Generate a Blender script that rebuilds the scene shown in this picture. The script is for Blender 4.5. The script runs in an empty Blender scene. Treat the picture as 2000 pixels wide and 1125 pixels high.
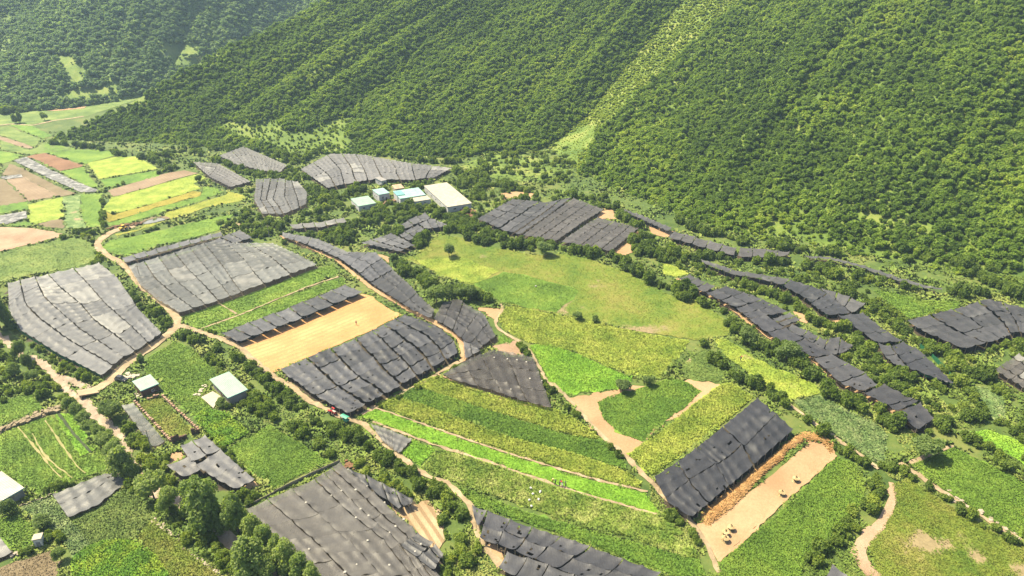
import bpy, math, random
import numpy as np
from mathutils import Vector
from mathutils.geometry import delaunay_2d_cdt
# ------------------------------------------------------------------ camera, sky, sun, exposure
SC = bpy.context.scene
COL = SC.collection
CAM_H, PITCH, FPX = 130.0, math.radians(27.0), 1333.3
cam = bpy.data.cameras.new("camera"); cam.lens = 24.0; cam.sensor_width = 36.0
cam.clip_start = 0.5; cam.clip_end = 9000.0
cam_ob = bpy.data.objects.new("camera", cam); COL.objects.link(cam_ob)
cam_ob.location = (0, 0, CAM_H); cam_ob.rotation_euler = (math.radians(90) - PITCH, 0, 0)
SC.camera = cam_ob
SUN_EL, SUN_AZ = math.radians(57.0), math.radians(-63.0)      # azimuth from +Y, clockwise positive
world = bpy.data.worlds.new("World"); SC.world = world; world.use_nodes = True
wn = world.node_tree; bg = wn.nodes["Background"]
sky = wn.nodes.new("ShaderNodeTexSky"); sky.sky_type = 'NISHITA'; sky.sun_disc = False
sky.sun_elevation = SUN_EL; sky.sun_rotation = SUN_AZ; sky.dust_density = 3.0; sky.ozone_density = 0.4
wn.links.new(sky.outputs[0], bg.inputs[0]); bg.inputs[1].default_value = 0.10
sun = bpy.data.lights.new("sun", 'SUN'); sun.energy = 5.0; sun.angle = math.radians(0.5); sun.color = (1.0, 0.89, 0.63)
sun_ob = bpy.data.objects.new("sun", sun); COL.objects.link(sun_ob)
SDIR = Vector((math.sin(SUN_AZ) * math.cos(SUN_EL), math.cos(SUN_AZ) * math.cos(SUN_EL), math.sin(SUN_EL)))
sun_ob.rotation_euler = (-SDIR).to_track_quat('-Z', 'Y').to_euler()
SC.view_settings.view_transform = 'Standard'; SC.view_settings.look = 'None'
SC.view_settings.exposure = 1.27; SC.view_settings.gamma = 1.0
SC.cycles.max_bounces = 5; SC.cycles.diffuse_bounces = 2; SC.cycles.glossy_bounces = 2
SC.cycles.transmission_bounces = 3; SC.cycles.transparent_max_bounces = 6; SC.cycles.volume_bounces = 0
# ------------------------------------------------------------------ helpers
rng = np.random.default_rng(7)
random.seed(7)

def hash2(ix, iy, seed):
    h = (ix.astype(np.int64) * 374761393 + iy.astype(np.int64) * 668265263 + seed * 144269) & 0xffffffff
    h = ((h ^ (h >> 13)) * 1274126177) & 0xffffffff
    return ((h ^ (h >> 16)) & 0xffffff) / float(0xffffff)

def vnoise(x, y, seed=0):
    x = np.asarray(x, float); y = np.asarray(y, float)
    ix = np.floor(x); iy = np.floor(y); fx = x - ix; fy = y - iy
    fx = fx * fx * (3 - 2 * fx); fy = fy * fy * (3 - 2 * fy)
    a = hash2(ix, iy, seed); b = hash2(ix + 1, iy, seed); c = hash2(ix, iy + 1, seed); d = hash2(ix + 1, iy + 1, seed)
    return (a * (1 - fx) + b * fx) * (1 - fy) + (c * (1 - fx) + d * fx) * fy

def fbm(x, y, seed=0, n=3):
    s = 0; a = 0.5; t = 0
    for k in range(n):
        s = s + a * vnoise(x * 2 ** k, y * 2 ** k, seed + 17 * k); t += a; a *= 0.5
    return s / t

# windows of the survey the outlines below were measured in: origin x, origin y, scale
CROP = dict(P=(0, 0, 1), A=(0, 0, 2.813), B=(650, 0, 2.813), C=(1300, 0, 2.813), D=(0, 360, 2.813), E=(650, 360, 2.813),
            F=(1300, 360, 2.813), G=(0, 725, 2.813), H=(650, 725, 2.813), I=(1300, 725, 2.813), J=(1500, 500, 4.0),
            K=(200, 250, 4.0), L=(480, 880, 4.593), M=(1400, 360, 3.333), S=(660, 310, 6.617), T=(230, 690, 6.897),
            U=(250, 750, 4.5), V=(0, 640, 5.357), W=(0, 880, 4.592), X=(1350, 840, 4.326))

def px(s):
    out = []; k = CROP['P']
    for t in s.split():
        if t[0].isalpha():
            k = CROP[t[0]]; t = t[1:]
        a, b = t.split(','); out.append((k[0] + float(a) / k[2], k[1] + float(b) / k[2]))
    return np.array(out)

CP, SP = math.cos(PITCH), math.sin(PITCH)

def rays(p):
    p = np.atleast_2d(p); v = (562.5 - p[:, 1]) / FPX; u = (p[:, 0] - 1000) / FPX
    return np.stack([u, CP + v * SP, -SP + v * CP], 1)

def to_px(P):
    P = np.atleast_2d(P); x = P[:, 0]; y = P[:, 1]; z = P[:, 2] - CAM_H
    d = y * CP - z * SP; up = y * SP + z * CP
    return np.stack([1000 + FPX * x / d, 562.5 - FPX * up / d], 1)

def flat_hit(p, z=0.0):
    r = rays(p); t = (z - CAM_H) / r[:, 2]
    return r[:, :2] * t[:, None]

def seg_dist(X, Y, line):
    d = np.full(np.shape(X), 1e9)
    for (x0, y0), (x1, y1) in zip(line[:-1], line[1:]):
        dx, dy = x1 - x0, y1 - y0; L = dx * dx + dy * dy + 1e-9
        t = np.clip(((X - x0) * dx + (Y - y0) * dy) / L, 0, 1)
        d = np.minimum(d, np.hypot(X - x0 - t * dx, Y - y0 - t * dy))
    return d

STREAM = "V-60,60 20,110 130,200 250,310 420,370 520,450 600,540 690,640 800,740 900,790 980,880 1100,1010 G640,350 700,470 780,600 880,690 1000,730 1080,790 1200,880 1320,970 1450,1080 1560,1180"
stream_xy = flat_hit(px(STREAM))

def g(x, y):
    x = np.asarray(x, float); y = np.asarray(y, float)
    z = 1.1 * np.sin(x / 37 + 1.3) * np.cos(y / 45 + .4) + .5 * np.sin(x / 19 + y / 23)
    z = z + 9.0 / (1 + np.exp(-(0.75 * x + 0.5 * y - 190) / 38))
    z = z * np.clip((900 - np.hypot(x, y)) / 300, 0, 1)
    return z - 1.7 * np.exp(-(seg_dist(x, y, stream_xy) / 4.2) ** 2)

def hit(p, off=0.0):
    """survey point -> world point lying off metres above the ground"""
    r = rays(p); z = np.zeros(len(r)) + off
    for _ in range(12):
        t = (z - CAM_H) / r[:, 2]; z = g(r[:, 0] * t, r[:, 1] * t) + off
    t = (z - CAM_H) / r[:, 2]
    return np.stack([r[:, 0] * t, r[:, 1] * t, z], 1)

def inside(x, y, poly):
    x = np.asarray(x); y = np.asarray(y); c = np.zeros(x.shape, bool); j = len(poly) - 1
    for i in range(len(poly)):
        xi, yi = poly[i][0], poly[i][1]; xj, yj = poly[j][0], poly[j][1]
        if yi != yj:
            c ^= ((yi > y) != (yj > y)) & (x < (xj - xi) * (y - yi) / (yj - yi) + xi)
        j = i
    return c

def resample(P, n):
    P = np.asarray(P, float); d = np.r_[0, np.cumsum(np.linalg.norm(np.diff(P, axis=0), axis=1))]
    t = np.linspace(0, d[-1], n)
    return np.stack([np.interp(t, d, P[:, k]) for k in range(P.shape[1])], 1)

def smooth_line(P, n):
    P = resample(P, max(n, 4))
    for _ in range(2):
        Q = P.copy(); Q[1:-1] = .25 * P[:-2] + .5 * P[1:-1] + .25 * P[2:]; P = Q
    return P

def tag(o, label=None, cat=None, group=None, kind=None):
    if label: o["label"] = label
    if cat: o["category"] = cat
    if group: o["group"] = group
    if kind: o["kind"] = kind
    return o

def mesh_np(name, V, faces, mats=(), attrs=None, matidx=None, smooth=False):
    """faces: list of int arrays (n,3) or (n,4)"""
    me = bpy.data.meshes.new(name); V = np.asarray(V, np.float32)
    me.vertices.add(len(V)); me.vertices.foreach_set("co", V.ravel())
    faces = [np.asarray(f, np.int32) for f in faces if len(f)]
    tot = np.concatenate([np.full(len(f), f.shape[1], np.int32) for f in faces])
    loops = np.concatenate([f.ravel() for f in faces])
    me.loops.add(len(loops)); me.loops.foreach_set("vertex_index", loops)
    me.polygons.add(len(tot)); st = np.r_[0, np.cumsum(tot)[:-1]].astype(np.int32)
    me.polygons.foreach_set("loop_start", st); me.polygons.foreach_set("loop_total", tot)
    for m in mats: me.materials.append(m)
    if matidx is not None: me.polygons.foreach_set("material_index", np.asarray(matidx, np.int32))
    me.polygons.foreach_set("use_smooth", np.full(len(tot), bool(smooth)))
    for k, a in (attrs or {}).items():
        at = me.attributes.new(k, 'FLOAT', 'POINT'); at.data.foreach_set("value", np.asarray(a, np.float32))
    me.update(calc_edges=True); me.validate()
    return me

def link(name, me, parent=None, loc=None):
    o = bpy.data.objects.new(name, me); COL.objects.link(o)
    if parent: o.parent = parent
    if loc is not None: o.location = loc
    return o

def empty(name, loc=(0, 0, 0), rz=0.0):
    o = bpy.data.objects.new(name, None); COL.objects.link(o); o.location = loc; o.rotation_euler = (0, 0, rz)
    o.empty_display_size = 0.3
    return o

class MB:
    """collects boxes, bars, prisms into one mesh"""
    def __init__(s): s.v = []; s.f3 = []; s.f4 = []; s.m3 = []; s.m4 = []
    def quad(s, pts, m=0):
        b = len(s.v); s.v += [tuple(p) for p in pts]; s.f4.append((b, b + 1, b + 2, b + 3)); s.m4.append(m)
    def hexa(s, p, m=0):           # p: 4 bottom, 4 top
        b = len(s.v); s.v += [tuple(q) for q in p]
        for f in ((0, 3, 2, 1), (4, 5, 6, 7), (0, 1, 5, 4), (1, 2, 6, 5), (2, 3, 7, 6), (3, 0, 4, 7)):
            s.f4.append(tuple(b + i for i in f)); s.m4.append(m)
    def box(s, x0, x1, y0, y1, z0, z1, m=0):
        s.hexa([(x0, y0, z0), (x1, y0, z0), (x1, y1, z0), (x0, y1, z0), (x0, y0, z1), (x1, y0, z1), (x1, y1, z1), (x0, y1, z1)], m)
    def tube(s, a, b, r0, r1=None, n=7, m=0, caps=True):
        a = Vector(a); b = Vector(b); r1 = r0 if r1 is None else r1
        q = (b - a).to_track_quat('Z', 'Y'); k = len(s.v)
        for c, r in ((a, r0), (b, r1)):
            for i in range(n):
                t = 2 * math.pi * i / n; s.v.append(tuple(c + q @ Vector((r * math.cos(t), r * math.sin(t), 0))))
        for i in range(n):
            j = (i + 1) % n; s.f4.append((k + i, k + j, k + n + j, k + n + i)); s.m4.append(m)
        if caps:
            for base in (k, k + n):
                for i in range(1, n - 1): s.f3.append((base, base + i, base + i + 1)); s.m3.append(m)
    def ring(s, secs, m=0, cap=True):   # loft of equal-length rings
        n = len(secs[0]); k = len(s.v)
        for r in secs: s.v += [tuple(p) for p in r]
        for a in range(len(secs) - 1):
            for i in range(n):
                j = (i + 1) % n; s.f4.append((k + a * n + i, k + a * n + j, k + (a + 1) * n + j, k + (a + 1) * n + i)); s.m4.append(m)
        if cap:
            for base in (k, k + (len(secs) - 1) * n):
                for i in range(1, n - 1): s.f3.append((base, base + i, base + i + 1)); s.m3.append(m)
    def mesh(s, name, mats, smooth=False):
        fs = []; mi = []
        if s.f4: fs.append(np.array(s.f4)); mi += s.m4
        if s.f3: fs.append(np.array(s.f3)); mi += s.m3
        return mesh_np(name, np.array(s.v), fs, mats, matidx=mi, smooth=smooth)
    def build(s, name, mats, parent=None, loc=None, smooth=False):
        if not isinstance(mats, (list, tuple)): mats = [mats]
        return link(name, s.mesh(name, mats, smooth), parent, loc)

# ------------------------------------------------------------------ materials
class NT:
    def __init__(s, name):
        s.m = bpy.data.materials.new(name); s.m.use_nodes = True; s.t = s.m.node_tree; s.n = s.t.nodes
        s.b = s.n["Principled BSDF"]; s.out = s.n["Material Output"]
        s.b.inputs["Specular IOR Level"].default_value = 0.25
    def node(s, t, **kw):
        n = s.n.new(t)
        for k, v in kw.items(): setattr(n, k, v)
        return n
    def L(s, a, b): s.t.links.new(a, b)
    def pos(s):
        if not hasattr(s, '_p'): s._p = s.node("ShaderNodeNewGeometry").outputs["Position"]
        return s._p
    def opos(s):
        if not hasattr(s, '_o'): s._o = s.node("ShaderNodeTexCoord").outputs["Object"]
        return s._o
    def noise(s, scale, detail=3.0, vec=None, rough=0.55, stretch=None, rot=0.0):
        n = s.node("ShaderNodeTexNoise"); n.inputs["Scale"].default_value = scale
        n.inputs["Detail"].default_value = detail; n.inputs["Roughness"].default_value = rough
        v = vec or s.pos()
        if stretch:
            mp = s.node("ShaderNodeMapping"); mp.inputs["Scale"].default_value = stretch; mp.inputs["Rotation"].default_value = (0, 0, rot)
            s.L(v, mp.inputs[0]); v = mp.outputs[0]
        s.L(v, n.inputs["Vector"]); return n.outputs["Fac"]
    def attr(s, name, kind='GEOMETRY'):
        n = s.node("ShaderNodeAttribute"); n.attribute_name = name; n.attribute_type = kind; return n.outputs["Fac"]
    def ramp(s, fac, stops):
        r = s.node("ShaderNodeValToRGB"); e = r.color_ramp.elements
        while len(e) < len(stops): e.new(0.5)
        for i, (p, c) in enumerate(stops):
            e[i].position = p; e[i].color = (*c, 1) if len(c) == 3 else c
        s.L(fac, r.inputs[0]); return r.outputs[0]
    def val(s, op, a, b=None, c=None, clamp=False):
        n = s.node("ShaderNodeMath"); n.operation = op; n.use_clamp = clamp
        for i, q in enumerate((a, b, c)):
            if q is None: continue
            if isinstance(q, (int, float)): n.inputs[i].default_value = q
            else: s.L(q, n.inputs[i])
        return n.outputs[0]
    def mix(s, fac, a, b, mode='MIX'):
        n = s.node("ShaderNodeMix"); n.data_type = 'RGBA'; n.blend_type = mode
        for i, q in ((0, fac), (6, a), (7, b)):
            if isinstance(q, (int, float)): n.inputs[i].default_value = q
            elif isinstance(q, tuple): n.inputs[i].default_value = (*q, 1)
            else: s.L(q, n.inputs[i])
        return n.outputs[2]
    def scale(s, col, fac):      # colour * scalar
        n = s.node("ShaderNodeVectorMath"); n.operation = 'SCALE'; s.L(col, n.inputs[0])
        if isinstance(fac, (int, float)): n.inputs[3].default_value = fac
        else: s.L(fac, n.inputs[3])
        return n.outputs[0]
    def color(s, c):
        if isinstance(c, tuple): s.b.inputs["Base Color"].default_value = (*c, 1)
        else: s.L(c, s.b.inputs["Base Color"])
    def rough(s, r): s.b.inputs["Roughness"].default_value = r
    def bump(s, h, strength=0.5, dist=0.1):
        n = s.node("ShaderNodeBump"); n.inputs["Strength"].default_value = strength; n.inputs["Distance"].default_value = dist
        s.L(h, n.inputs["Height"]); s.L(n.outputs[0], s.b.inputs["Normal"])

def plain(name, c, rough=0.7, var=0.25, scale=1.5, metal=0.0):
    t = NT(name); n = t.noise(scale, 4, t.opos())
    t.color(t.ramp(n, [(0.3, tuple(x * (1 - var) for x in c)), (0.7, tuple(min(1, x * (1 + var)) for x in c))]))
    t.rough(rough); t.b.inputs["Metallic"].default_value = metal
    return t.m

def foliage(name, dark, mid, light, transl=0.3):
    """leaf colour: tint of the plant (instance value) plus leaf to leaf variation"""
    t = NT(name)
    rnd = t.attr("rnd"); tint = t.attr("tint", 'INSTANCER')
    ob = t.node("ShaderNodeObjectInfo").outputs["Random"]
    f = t.val('ADD', t.val('MULTIPLY', rnd, 0.34), t.val('MULTIPLY', tint, 0.66))
    f = t.val('ADD', f, t.val('MULTIPLY', t.val('SUBTRACT', ob, 0.5), 0.22))
    c = t.ramp(f, [(0.05, dark), (0.5, mid), (0.95, light)])
    t.color(c); t.rough(0.6)
    tr = t.node("ShaderNodeBsdfTranslucent"); t.L(t.mix(1.0, c, (1.25, 1.3, 0.55), 'MULTIPLY'), tr.inputs[0])
    mx = t.node("ShaderNodeMixShader"); mx.inputs[0].default_value = transl
    t.L(t.b.outputs[0], mx.inputs[1]); t.L(tr.outputs[0], mx.inputs[2]); t.L(mx.outputs[0], t.out.inputs[0])
    return t.m

M_FOREST = foliage("forest leaves", (.058, .108, .014), (.17, .262, .030), (.345, .41, .055), 0.5)
M_FAR_HAZED = foliage("haze tinted far leaves", (.07, .125, .055), (.165, .25, .11), (.29, .365, .16), 0.52)  # bluer, paler leaf colours put distance haze into the far wood
M_BUSH = foliage("bush leaves", (.054, .094, .016), (.145, .21, .032), (.31, .36, .056), 0.5)
M_TREE = foliage("tree leaves", (.085, .135, .038), (.185, .255, .072), (.33, .39, .12), 0.52)
M_BARK = plain("bark", (.11, .085, .06), 0.9, 0.4, 3)

def ground_mat(name, cols, scale=0.05, fine=0.7, bare_col=None, bump=0.35, rows=None):
    """cols: 3 colours; patches at `scale`, fine grain at `fine`; attribute bare mixes in soil"""
    t = NT(name)
    a = t.noise(scale, 4); b = t.noise(fine, 3)
    f = t.val('ADD', t.val('MULTIPLY', a, 0.72), t.val('MULTIPLY', b, 0.28))
    c = t.ramp(f, [(0.36, cols[0]), (0.5, cols[1]), (0.63, cols[2])])
    if rows:
        ang, sp, col, amt = rows
        n = t.noise(1.0 / sp, 1, stretch=None)
        w = t.node("ShaderNodeTexWave"); w.inputs["Scale"].default_value = 0.314 / sp * 1.0; w.inputs["Distortion"].default_value = 1.2
        w.inputs["Detail Scale"].default_value = 0.4
        mp = t.node("ShaderNodeMapping"); mp.inputs["Rotation"].default_value = (0, 0, ang)
        t.L(t.pos(), mp.inputs[0]); t.L(mp.outputs[0], w.inputs["Vector"])
        c = t.mix(t.val('MULTIPLY', t.ramp(w.outputs["Fac"], [(0.45, (0, 0, 0)), (0.75, (1, 1, 1))]), amt), c, col)
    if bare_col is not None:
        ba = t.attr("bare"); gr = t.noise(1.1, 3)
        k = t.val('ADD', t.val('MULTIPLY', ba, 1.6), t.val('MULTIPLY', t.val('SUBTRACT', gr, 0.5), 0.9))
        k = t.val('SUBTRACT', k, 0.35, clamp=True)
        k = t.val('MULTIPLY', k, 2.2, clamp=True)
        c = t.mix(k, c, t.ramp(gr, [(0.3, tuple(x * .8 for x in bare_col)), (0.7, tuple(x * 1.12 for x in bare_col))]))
    rn = t.attr("rnd")
    c = t.scale(c, t.val('ADD', 0.80, t.val('MULTIPLY', rn, 0.44)))
    t.color(c); t.rough(0.85)
    ge = t.node("ShaderNodeNewGeometry"); mx = t.node("ShaderNodeMix"); mx.data_type = 'VECTOR'; mx.inputs[0].default_value = .80
    t.L(ge.outputs["Normal"], mx.inputs[4]); mx.inputs[5].default_value = (0, 0, 1)     # blades of a low crop share the light of the whole stand
    bn = t.node("ShaderNodeBump"); bn.inputs["Strength"].default_value = bump; bn.inputs["Distance"].default_value = .25
    t.L(t.noise(fine * 2.5, 4), bn.inputs["Height"]); t.L(mx.outputs[1], bn.inputs["Normal"]); t.L(bn.outputs[0], t.b.inputs["Normal"])
    return t.m

SAND = (.26, .19, .11)
M_GROUND = ground_mat("scrub grass", [(.035, .065, .012), (.07, .105, .02), (.12, .135, .035)], 0.045, 0.5, (.045, .035, .022))  # last colour is the painted shade below the net roofs
M_HILLFLOOR = ground_mat("forest floor", [(.045, .08, .013), (.095, .145, .022), (.155, .185, .04)], 0.035, 0.35)
M_GRASS = ground_mat("tall grass", [(.06, .105, .016), (.12, .175, .028), (.20, .22, .055)], 0.06, 0.6)

# ------------------------------------------------------------------ plants
def leaf_cloud(n, lobes, size, seed, squash=0.6):
    """n leaf clumps on and in a set of ellipsoid lobes (cx,cy,cz,rx,ry,rz); returns verts, quads, rnd"""
    r = np.random.default_rng(seed); lobes = np.array(lobes, float)
    w = (lobes[:, 3] * lobes[:, 4] + lobes[:, 3] * lobes[:, 5]); w /= w.sum()
    li = r.choice(len(lobes), n, p=w); d = r.normal(size=(n, 3)); d[:, 2] += 0.25
    d /= np.linalg.norm(d, axis=1)[:, None]
    rad = 0.72 + 0.34 * r.random(n) ** 0.7
    C = lobes[li, :3] + d * lobes[li, 3:] * rad[:, None]
    nrm = d + r.normal(size=(n, 3)) * squash + np.array([0, 0, .7]); nrm /= np.linalg.norm(nrm, axis=1)[:, None]
    a = np.cross(nrm, r.normal(size=(n, 3))); a /= np.linalg.norm(a, axis=1)[:, None]; b = np.cross(nrm, a)
    s = size * (0.6 + 0.8 * r.random(n)); s2 = s * (0.55 + 0.5 * r.random(n))
    a *= s[:, None]; b *= s2[:, None]
    bend = nrm * (s * 0.35)[:, None]
    V = np.stack([C - a - bend * .6, C - b * .9 + bend * .3, C + a - bend * .5, C + b + bend * .2], 1).reshape(-1, 3)
    F = np.arange(4 * n).reshape(n, 4)
    return V, F, np.repeat(r.random(n), 4)

def blob(lobes, k=0.72, seed=0):
    """dense inner mass of the crown"""
    V = []; F = []; r = np.random.default_rng(seed)
    th = np.linspace(0, 2 * np.pi, 9)[:-1]; ph = np.linspace(-1.35, 1.35, 6)
    for c in lobes:
        b = sum(len(x) for x in V)
        P = [[math.cos(p) * math.cos(t), math.cos(p) * math.sin(t), math.sin(p)] for p in ph for t in th]
        P = np.array(P) * (0.85 + 0.3 * r.random((len(P), 1)))
        V.append(np.array(c[:3]) + P * np.array(c[3:]) * k)
        for i in range(5):
            for j in range(8):
                F.append((b + i * 8 + j, b + i * 8 + (j + 1) % 8, b + (i + 1) * 8 + (j + 1) % 8, b + (i + 1) * 8 + j))
    V = np.concatenate(V); return V, np.array(F), np.full(len(V), 0.35)

def crown_mesh(name, lobes, n, size, seed, mat, squash=0.6, stem=None):
    V, F, R = leaf_cloud(n, lobes, size, seed, squash); V2, F2, R2 = blob(lobes, 0.7, seed)
    return mesh_np(name, np.r_[V, V2], [np.r_[F, F2 + len(V)]], [mat], dict(rnd=np.r_[R, R2]))

def rand_lobes(r, n, spread, zc, zr, rad):
    L = [(0, 0, zc, rad, rad, zr)]
    for i in range(n):
        t = 2 * math.pi * (i + r.random() * .7) / n; q = spread * (0.6 + 0.6 * r.random()); k = rad * (0.45 + 0.3 * r.random())
        L.append((q * math.cos(t), q * math.sin(t), zc + zr * (r.random() * 1.1 - .45), k, k, k * (0.8 + .4 * r.random())))
    return L

def forest_lobes(i):
    r = np.random.default_rng(50 + i)
    return rand_lobes(r, 3 + i % 2, .26, .60, .33, .34)
FOREST_ME = [crown_mesh("forest_crown", forest_lobes(i), 170, .105, 60 + i, M_FOREST) for i in range(7)]

FAR_ME = [crown_mesh("forest_crown", forest_lobes(i + 20), 120, .12, 80 + i, M_FAR_HAZED) for i in range(5)]
def bush_lobes(i):
    r = np.random.default_rng(150 + i)
    L = []
    for k in range(4):
        t = 6.28 * (k + r.random()) / 4; q = .25 + .3 * r.random(); s = .38 + .25 * r.random()
        L.append((q * math.cos(t), q * math.sin(t), .38 + .25 * r.random(), s, s, s * .9))
    return L
BUSH_ME = [crown_mesh("bush", bush_lobes(i), 330, .135, 160 + i, M_BUSH) for i in range(7)]

def gn_scatter(name, P, scl, rot, idx, tint, meshes, parent=None):
    """ONE object holding a mass of plants that nobody could count"""
    me = bpy.data.meshes.new(name); me.vertices.add(len(P)); me.vertices.foreach_set("co", np.asarray(P, np.float32).ravel())
    for k, t, a in (("scl", 'FLOAT_VECTOR', scl), ("rotz", 'FLOAT', rot), ("idx", 'INT', idx), ("tint", 'FLOAT', tint)):
        at = me.attributes.new(k, t, 'POINT')
        at.data.foreach_set("vector" if t == 'FLOAT_VECTOR' else "value", np.asarray(a, np.int32 if t == 'INT' else np.float32).ravel())
    o = link(name, me, parent)
    src = bpy.data.collections.new(name + " kinds")
    for i, m in enumerate(meshes):
        so = bpy.data.objects.new("%s_kind_%02d" % (name, i), m); src.objects.link(so)
    ng = bpy.data.node_groups.new(name, 'GeometryNodeTree')
    ng.interface.new_socket("Geometry", in_out='INPUT', socket_type='NodeSocketGeometry')
    ng.interface.new_socket("Geometry", in_out='OUTPUT', socket_type='NodeSocketGeometry')
    N = ng.nodes; gi = N.new("NodeGroupInput"); go = N.new("NodeGroupOutput")
    ip = N.new("GeometryNodeInstanceOnPoints"); ci = N.new("GeometryNodeCollectionInfo")
    ci.inputs["Collection"].default_value = src; ci.inputs["Separate Children"].default_value = True; ci.inputs["Reset Children"].default_value = True
    def na(nm, t):
        n = N.new("GeometryNodeInputNamedAttribute"); n.data_type = t; n.inputs["Name"].default_value = nm; return n.outputs[0]
    cx = N.new("ShaderNodeCombineXYZ"); ng.links.new(na("rotz", 'FLOAT'), cx.inputs[2])
    ng.links.new(gi.outputs[0], ip.inputs["Points"]); ng.links.new(ci.outputs[0], ip.inputs["Instance"])
    ip.inputs["Pick Instance"].default_value = True
    ng.links.new(na("idx", 'INT'), ip.inputs["Instance Index"]); ng.links.new(cx.outputs[0], ip.inputs["Rotation"])
    ng.links.new(na("scl", 'FLOAT_VECTOR'), ip.inputs["Scale"]); ng.links.new(ip.outputs[0], go.inputs[0])
    o.modifiers.new("scatter", 'NODES').node_group = ng
    return o

# ------------------------------------------------------------------ setting: ground and hills
def grid_axis(lo, mid0, mid1, hi, fine, coarse):
    a = [mid0]; 
    left = []; x = mid0; s = fine
    while x > lo: s = min(coarse, s * 1.25); x -= s; left.append(x)
    m = list(np.arange(mid0, mid1 + 1e-6, fine)); right = []; x = m[-1]; s = fine
    while x < hi: s = min(coarse, s * 1.25); x += s; right.append(x)
    return np.array(left[::-1] + m + right)
gx = grid_axis(-3000, -330, 330, 3000, 2.2, 260); gy = grid_axis(-1200, 60, 480, 3400, 2.2, 260)
GX, GY = np.meshgrid(gx, gy); GZ = g(GX, GY)
nx = len(gx); I = np.arange(GX.size).reshape(GX.shape)
Fg = np.stack([I[:-1, :-1], I[:-1, 1:], I[1:, 1:], I[1:, :-1]], -1).reshape(-1, 4)
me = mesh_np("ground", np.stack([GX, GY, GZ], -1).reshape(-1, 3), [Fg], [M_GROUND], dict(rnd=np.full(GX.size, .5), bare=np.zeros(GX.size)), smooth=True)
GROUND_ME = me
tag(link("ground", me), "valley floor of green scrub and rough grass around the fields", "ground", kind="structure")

def hill_rail(s, tail=True):
    """s: 'px,py,Y ...' survey point and its distance forward; Y = 0 means on the ground"""
    P = []
    for t in s.split():
        a, b, Y = map(float, t.split(','))
        if Y == 0: P.append(hit([(a, b)], -1.5)[0])
        else:
            r = rays([(a, b)])[0]; k = Y / r[1]; P.append((r[0] * k, Y, CAM_H + r[2] * k))
    P = np.array(P)
    if tail:
        e = P[-1]; d = P[-1] - P[-2]; P = np.r_[P, [(e[0] + d[0] * .5, e[1] + 60, e[2] - 6), (e[0] + d[0], e[1] + 330, -8)]]
    return P

def loft(rails, nu, nv, amp, seed, freq=9.0):
    R = np.array([smooth_line(r, nv) for r in rails]); k = len(rails)
    t = np.linspace(0, k - 1, nu); i = np.minimum(t.astype(int), k - 2); f = t - i
    # Catmull-Rom across the rails
    p0 = R[np.maximum(i - 1, 0)]; p1 = R[i]; p2 = R[i + 1]; p3 = R[np.minimum(i + 2, k - 1)]; f = f[:, None, None]
    Sf = .5 * (2 * p1 + (p2 - p0) * f + (2 * p0 - 5 * p1 + 4 * p2 - p3) * f ** 2 + (3 * p1 - p0 - 3 * p2 + p3) * f ** 3)
    u = np.linspace(0, k - 1, nu)[:, None]; v = np.linspace(0, 1, nv)[None, :]
    gul = (np.abs(2 * vnoise(u * freq / 3 + v * 1.1, v * 1.3, seed) - 1) - .4) + .45 * (np.abs(2 * vnoise(u * freq + v * 2, v * 3, seed + 3) - 1) - .4)
    env = np.clip(v * 9, 0, 1) * np.clip((1 - v) * 6, 0, 1) * np.clip(np.minimum(u * 4, (k - 1 - u) * 1.2), 0, 1)
    Sf[..., 2] += amp * gul * env
    return Sf

def hill(name, label, rails, nu, nv, amp, seed, mat=M_HILLFLOOR, freq=9.0):
    Sf = loft(rails, nu, nv, amp, seed, freq)
    I = np.arange(nu * nv).reshape(nu, nv); F = np.stack([I[:-1, :-1], I[1:, :-1], I[1:, 1:], I[:-1, 1:]], -1).reshape(-1, 4)
    o = link(name, mesh_np(name, Sf.reshape(-1, 3), [F], [mat], dict(rnd=np.full(nu * nv, .5)), smooth=True))
    tag(o, label, "hill", kind="structure"); return Sf

C0 = hill_rail("105,275,0 250,205,520 380,128,550 480,78,580 560,45,610 640,0,640 760,-70,690")
C0b = C0 + np.array([(-4, 60 + 12 * i, 0) for i in range(len(C0))]); C0b[:, 2] = -8
C1 = hill_rail("420,293,0 600,170,530 750,70,590 900,-20,640 1020,-90,690")
C2 = hill_rail("700,306,0 820,190,510 950,80,570 1080,-20,625 1180,-90,680")
C3 = hill_rail("950,312,0 1050,210,490 1160,90,550 1260,-15,605 1340,-90,660")
RV = hill_rail("1060,298,0 1148,226,484 1188,172,512 1268,76,558 1340,-8,602 1420,-90,650")
E0 = hill_rail("1130,345,0 1168,262,440 1220,212,470 1330,110,520 1445,5,570 1530,-80,620")
E1 = hill_rail("1380,445,0 1430,330,360 1530,200,415 1620,90,460 1700,0,495 1780,-90,530")
E2 = hill_rail("1700,515,0 1760,380,315 1850,230,365 1930,100,410 2000,-10,445 2060,-90,475")
E3 = hill_rail("2050,570,0 2110,420,285 2190,250,335 2270,110,375 2340,-10,410 2400,-90,440")
E4 = hill_rail("2500,620,0 2560,450,262 2650,270,310 2750,120,350 2800,-10,385 2850,-90,410")
E5 = E4 + np.array([(160, -40, 0)] * len(E4))
S_C = hill("hill", "forested middle hill whose spur slopes down to the left behind the fields", [C0, C1, C2, C3, RV], 260, 150, 8.0, 11)
hill("hill_back", "hidden rear slope of the forested middle hill", [C0b, C0], 12, 150, 0, 12)
S_R = hill("ravine_slope", "bright grassy flank of the ravine between the two forested hills", [RV, E0], 50, 150, 2.0, 13, mat=M_GRASS)
S_E = hill("hill", "steep forested hill filling the right side above the terraces", [E0, E1, E2, E3, E4, E5], 260, 150, 9.0, 14, freq=12.0)
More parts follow.
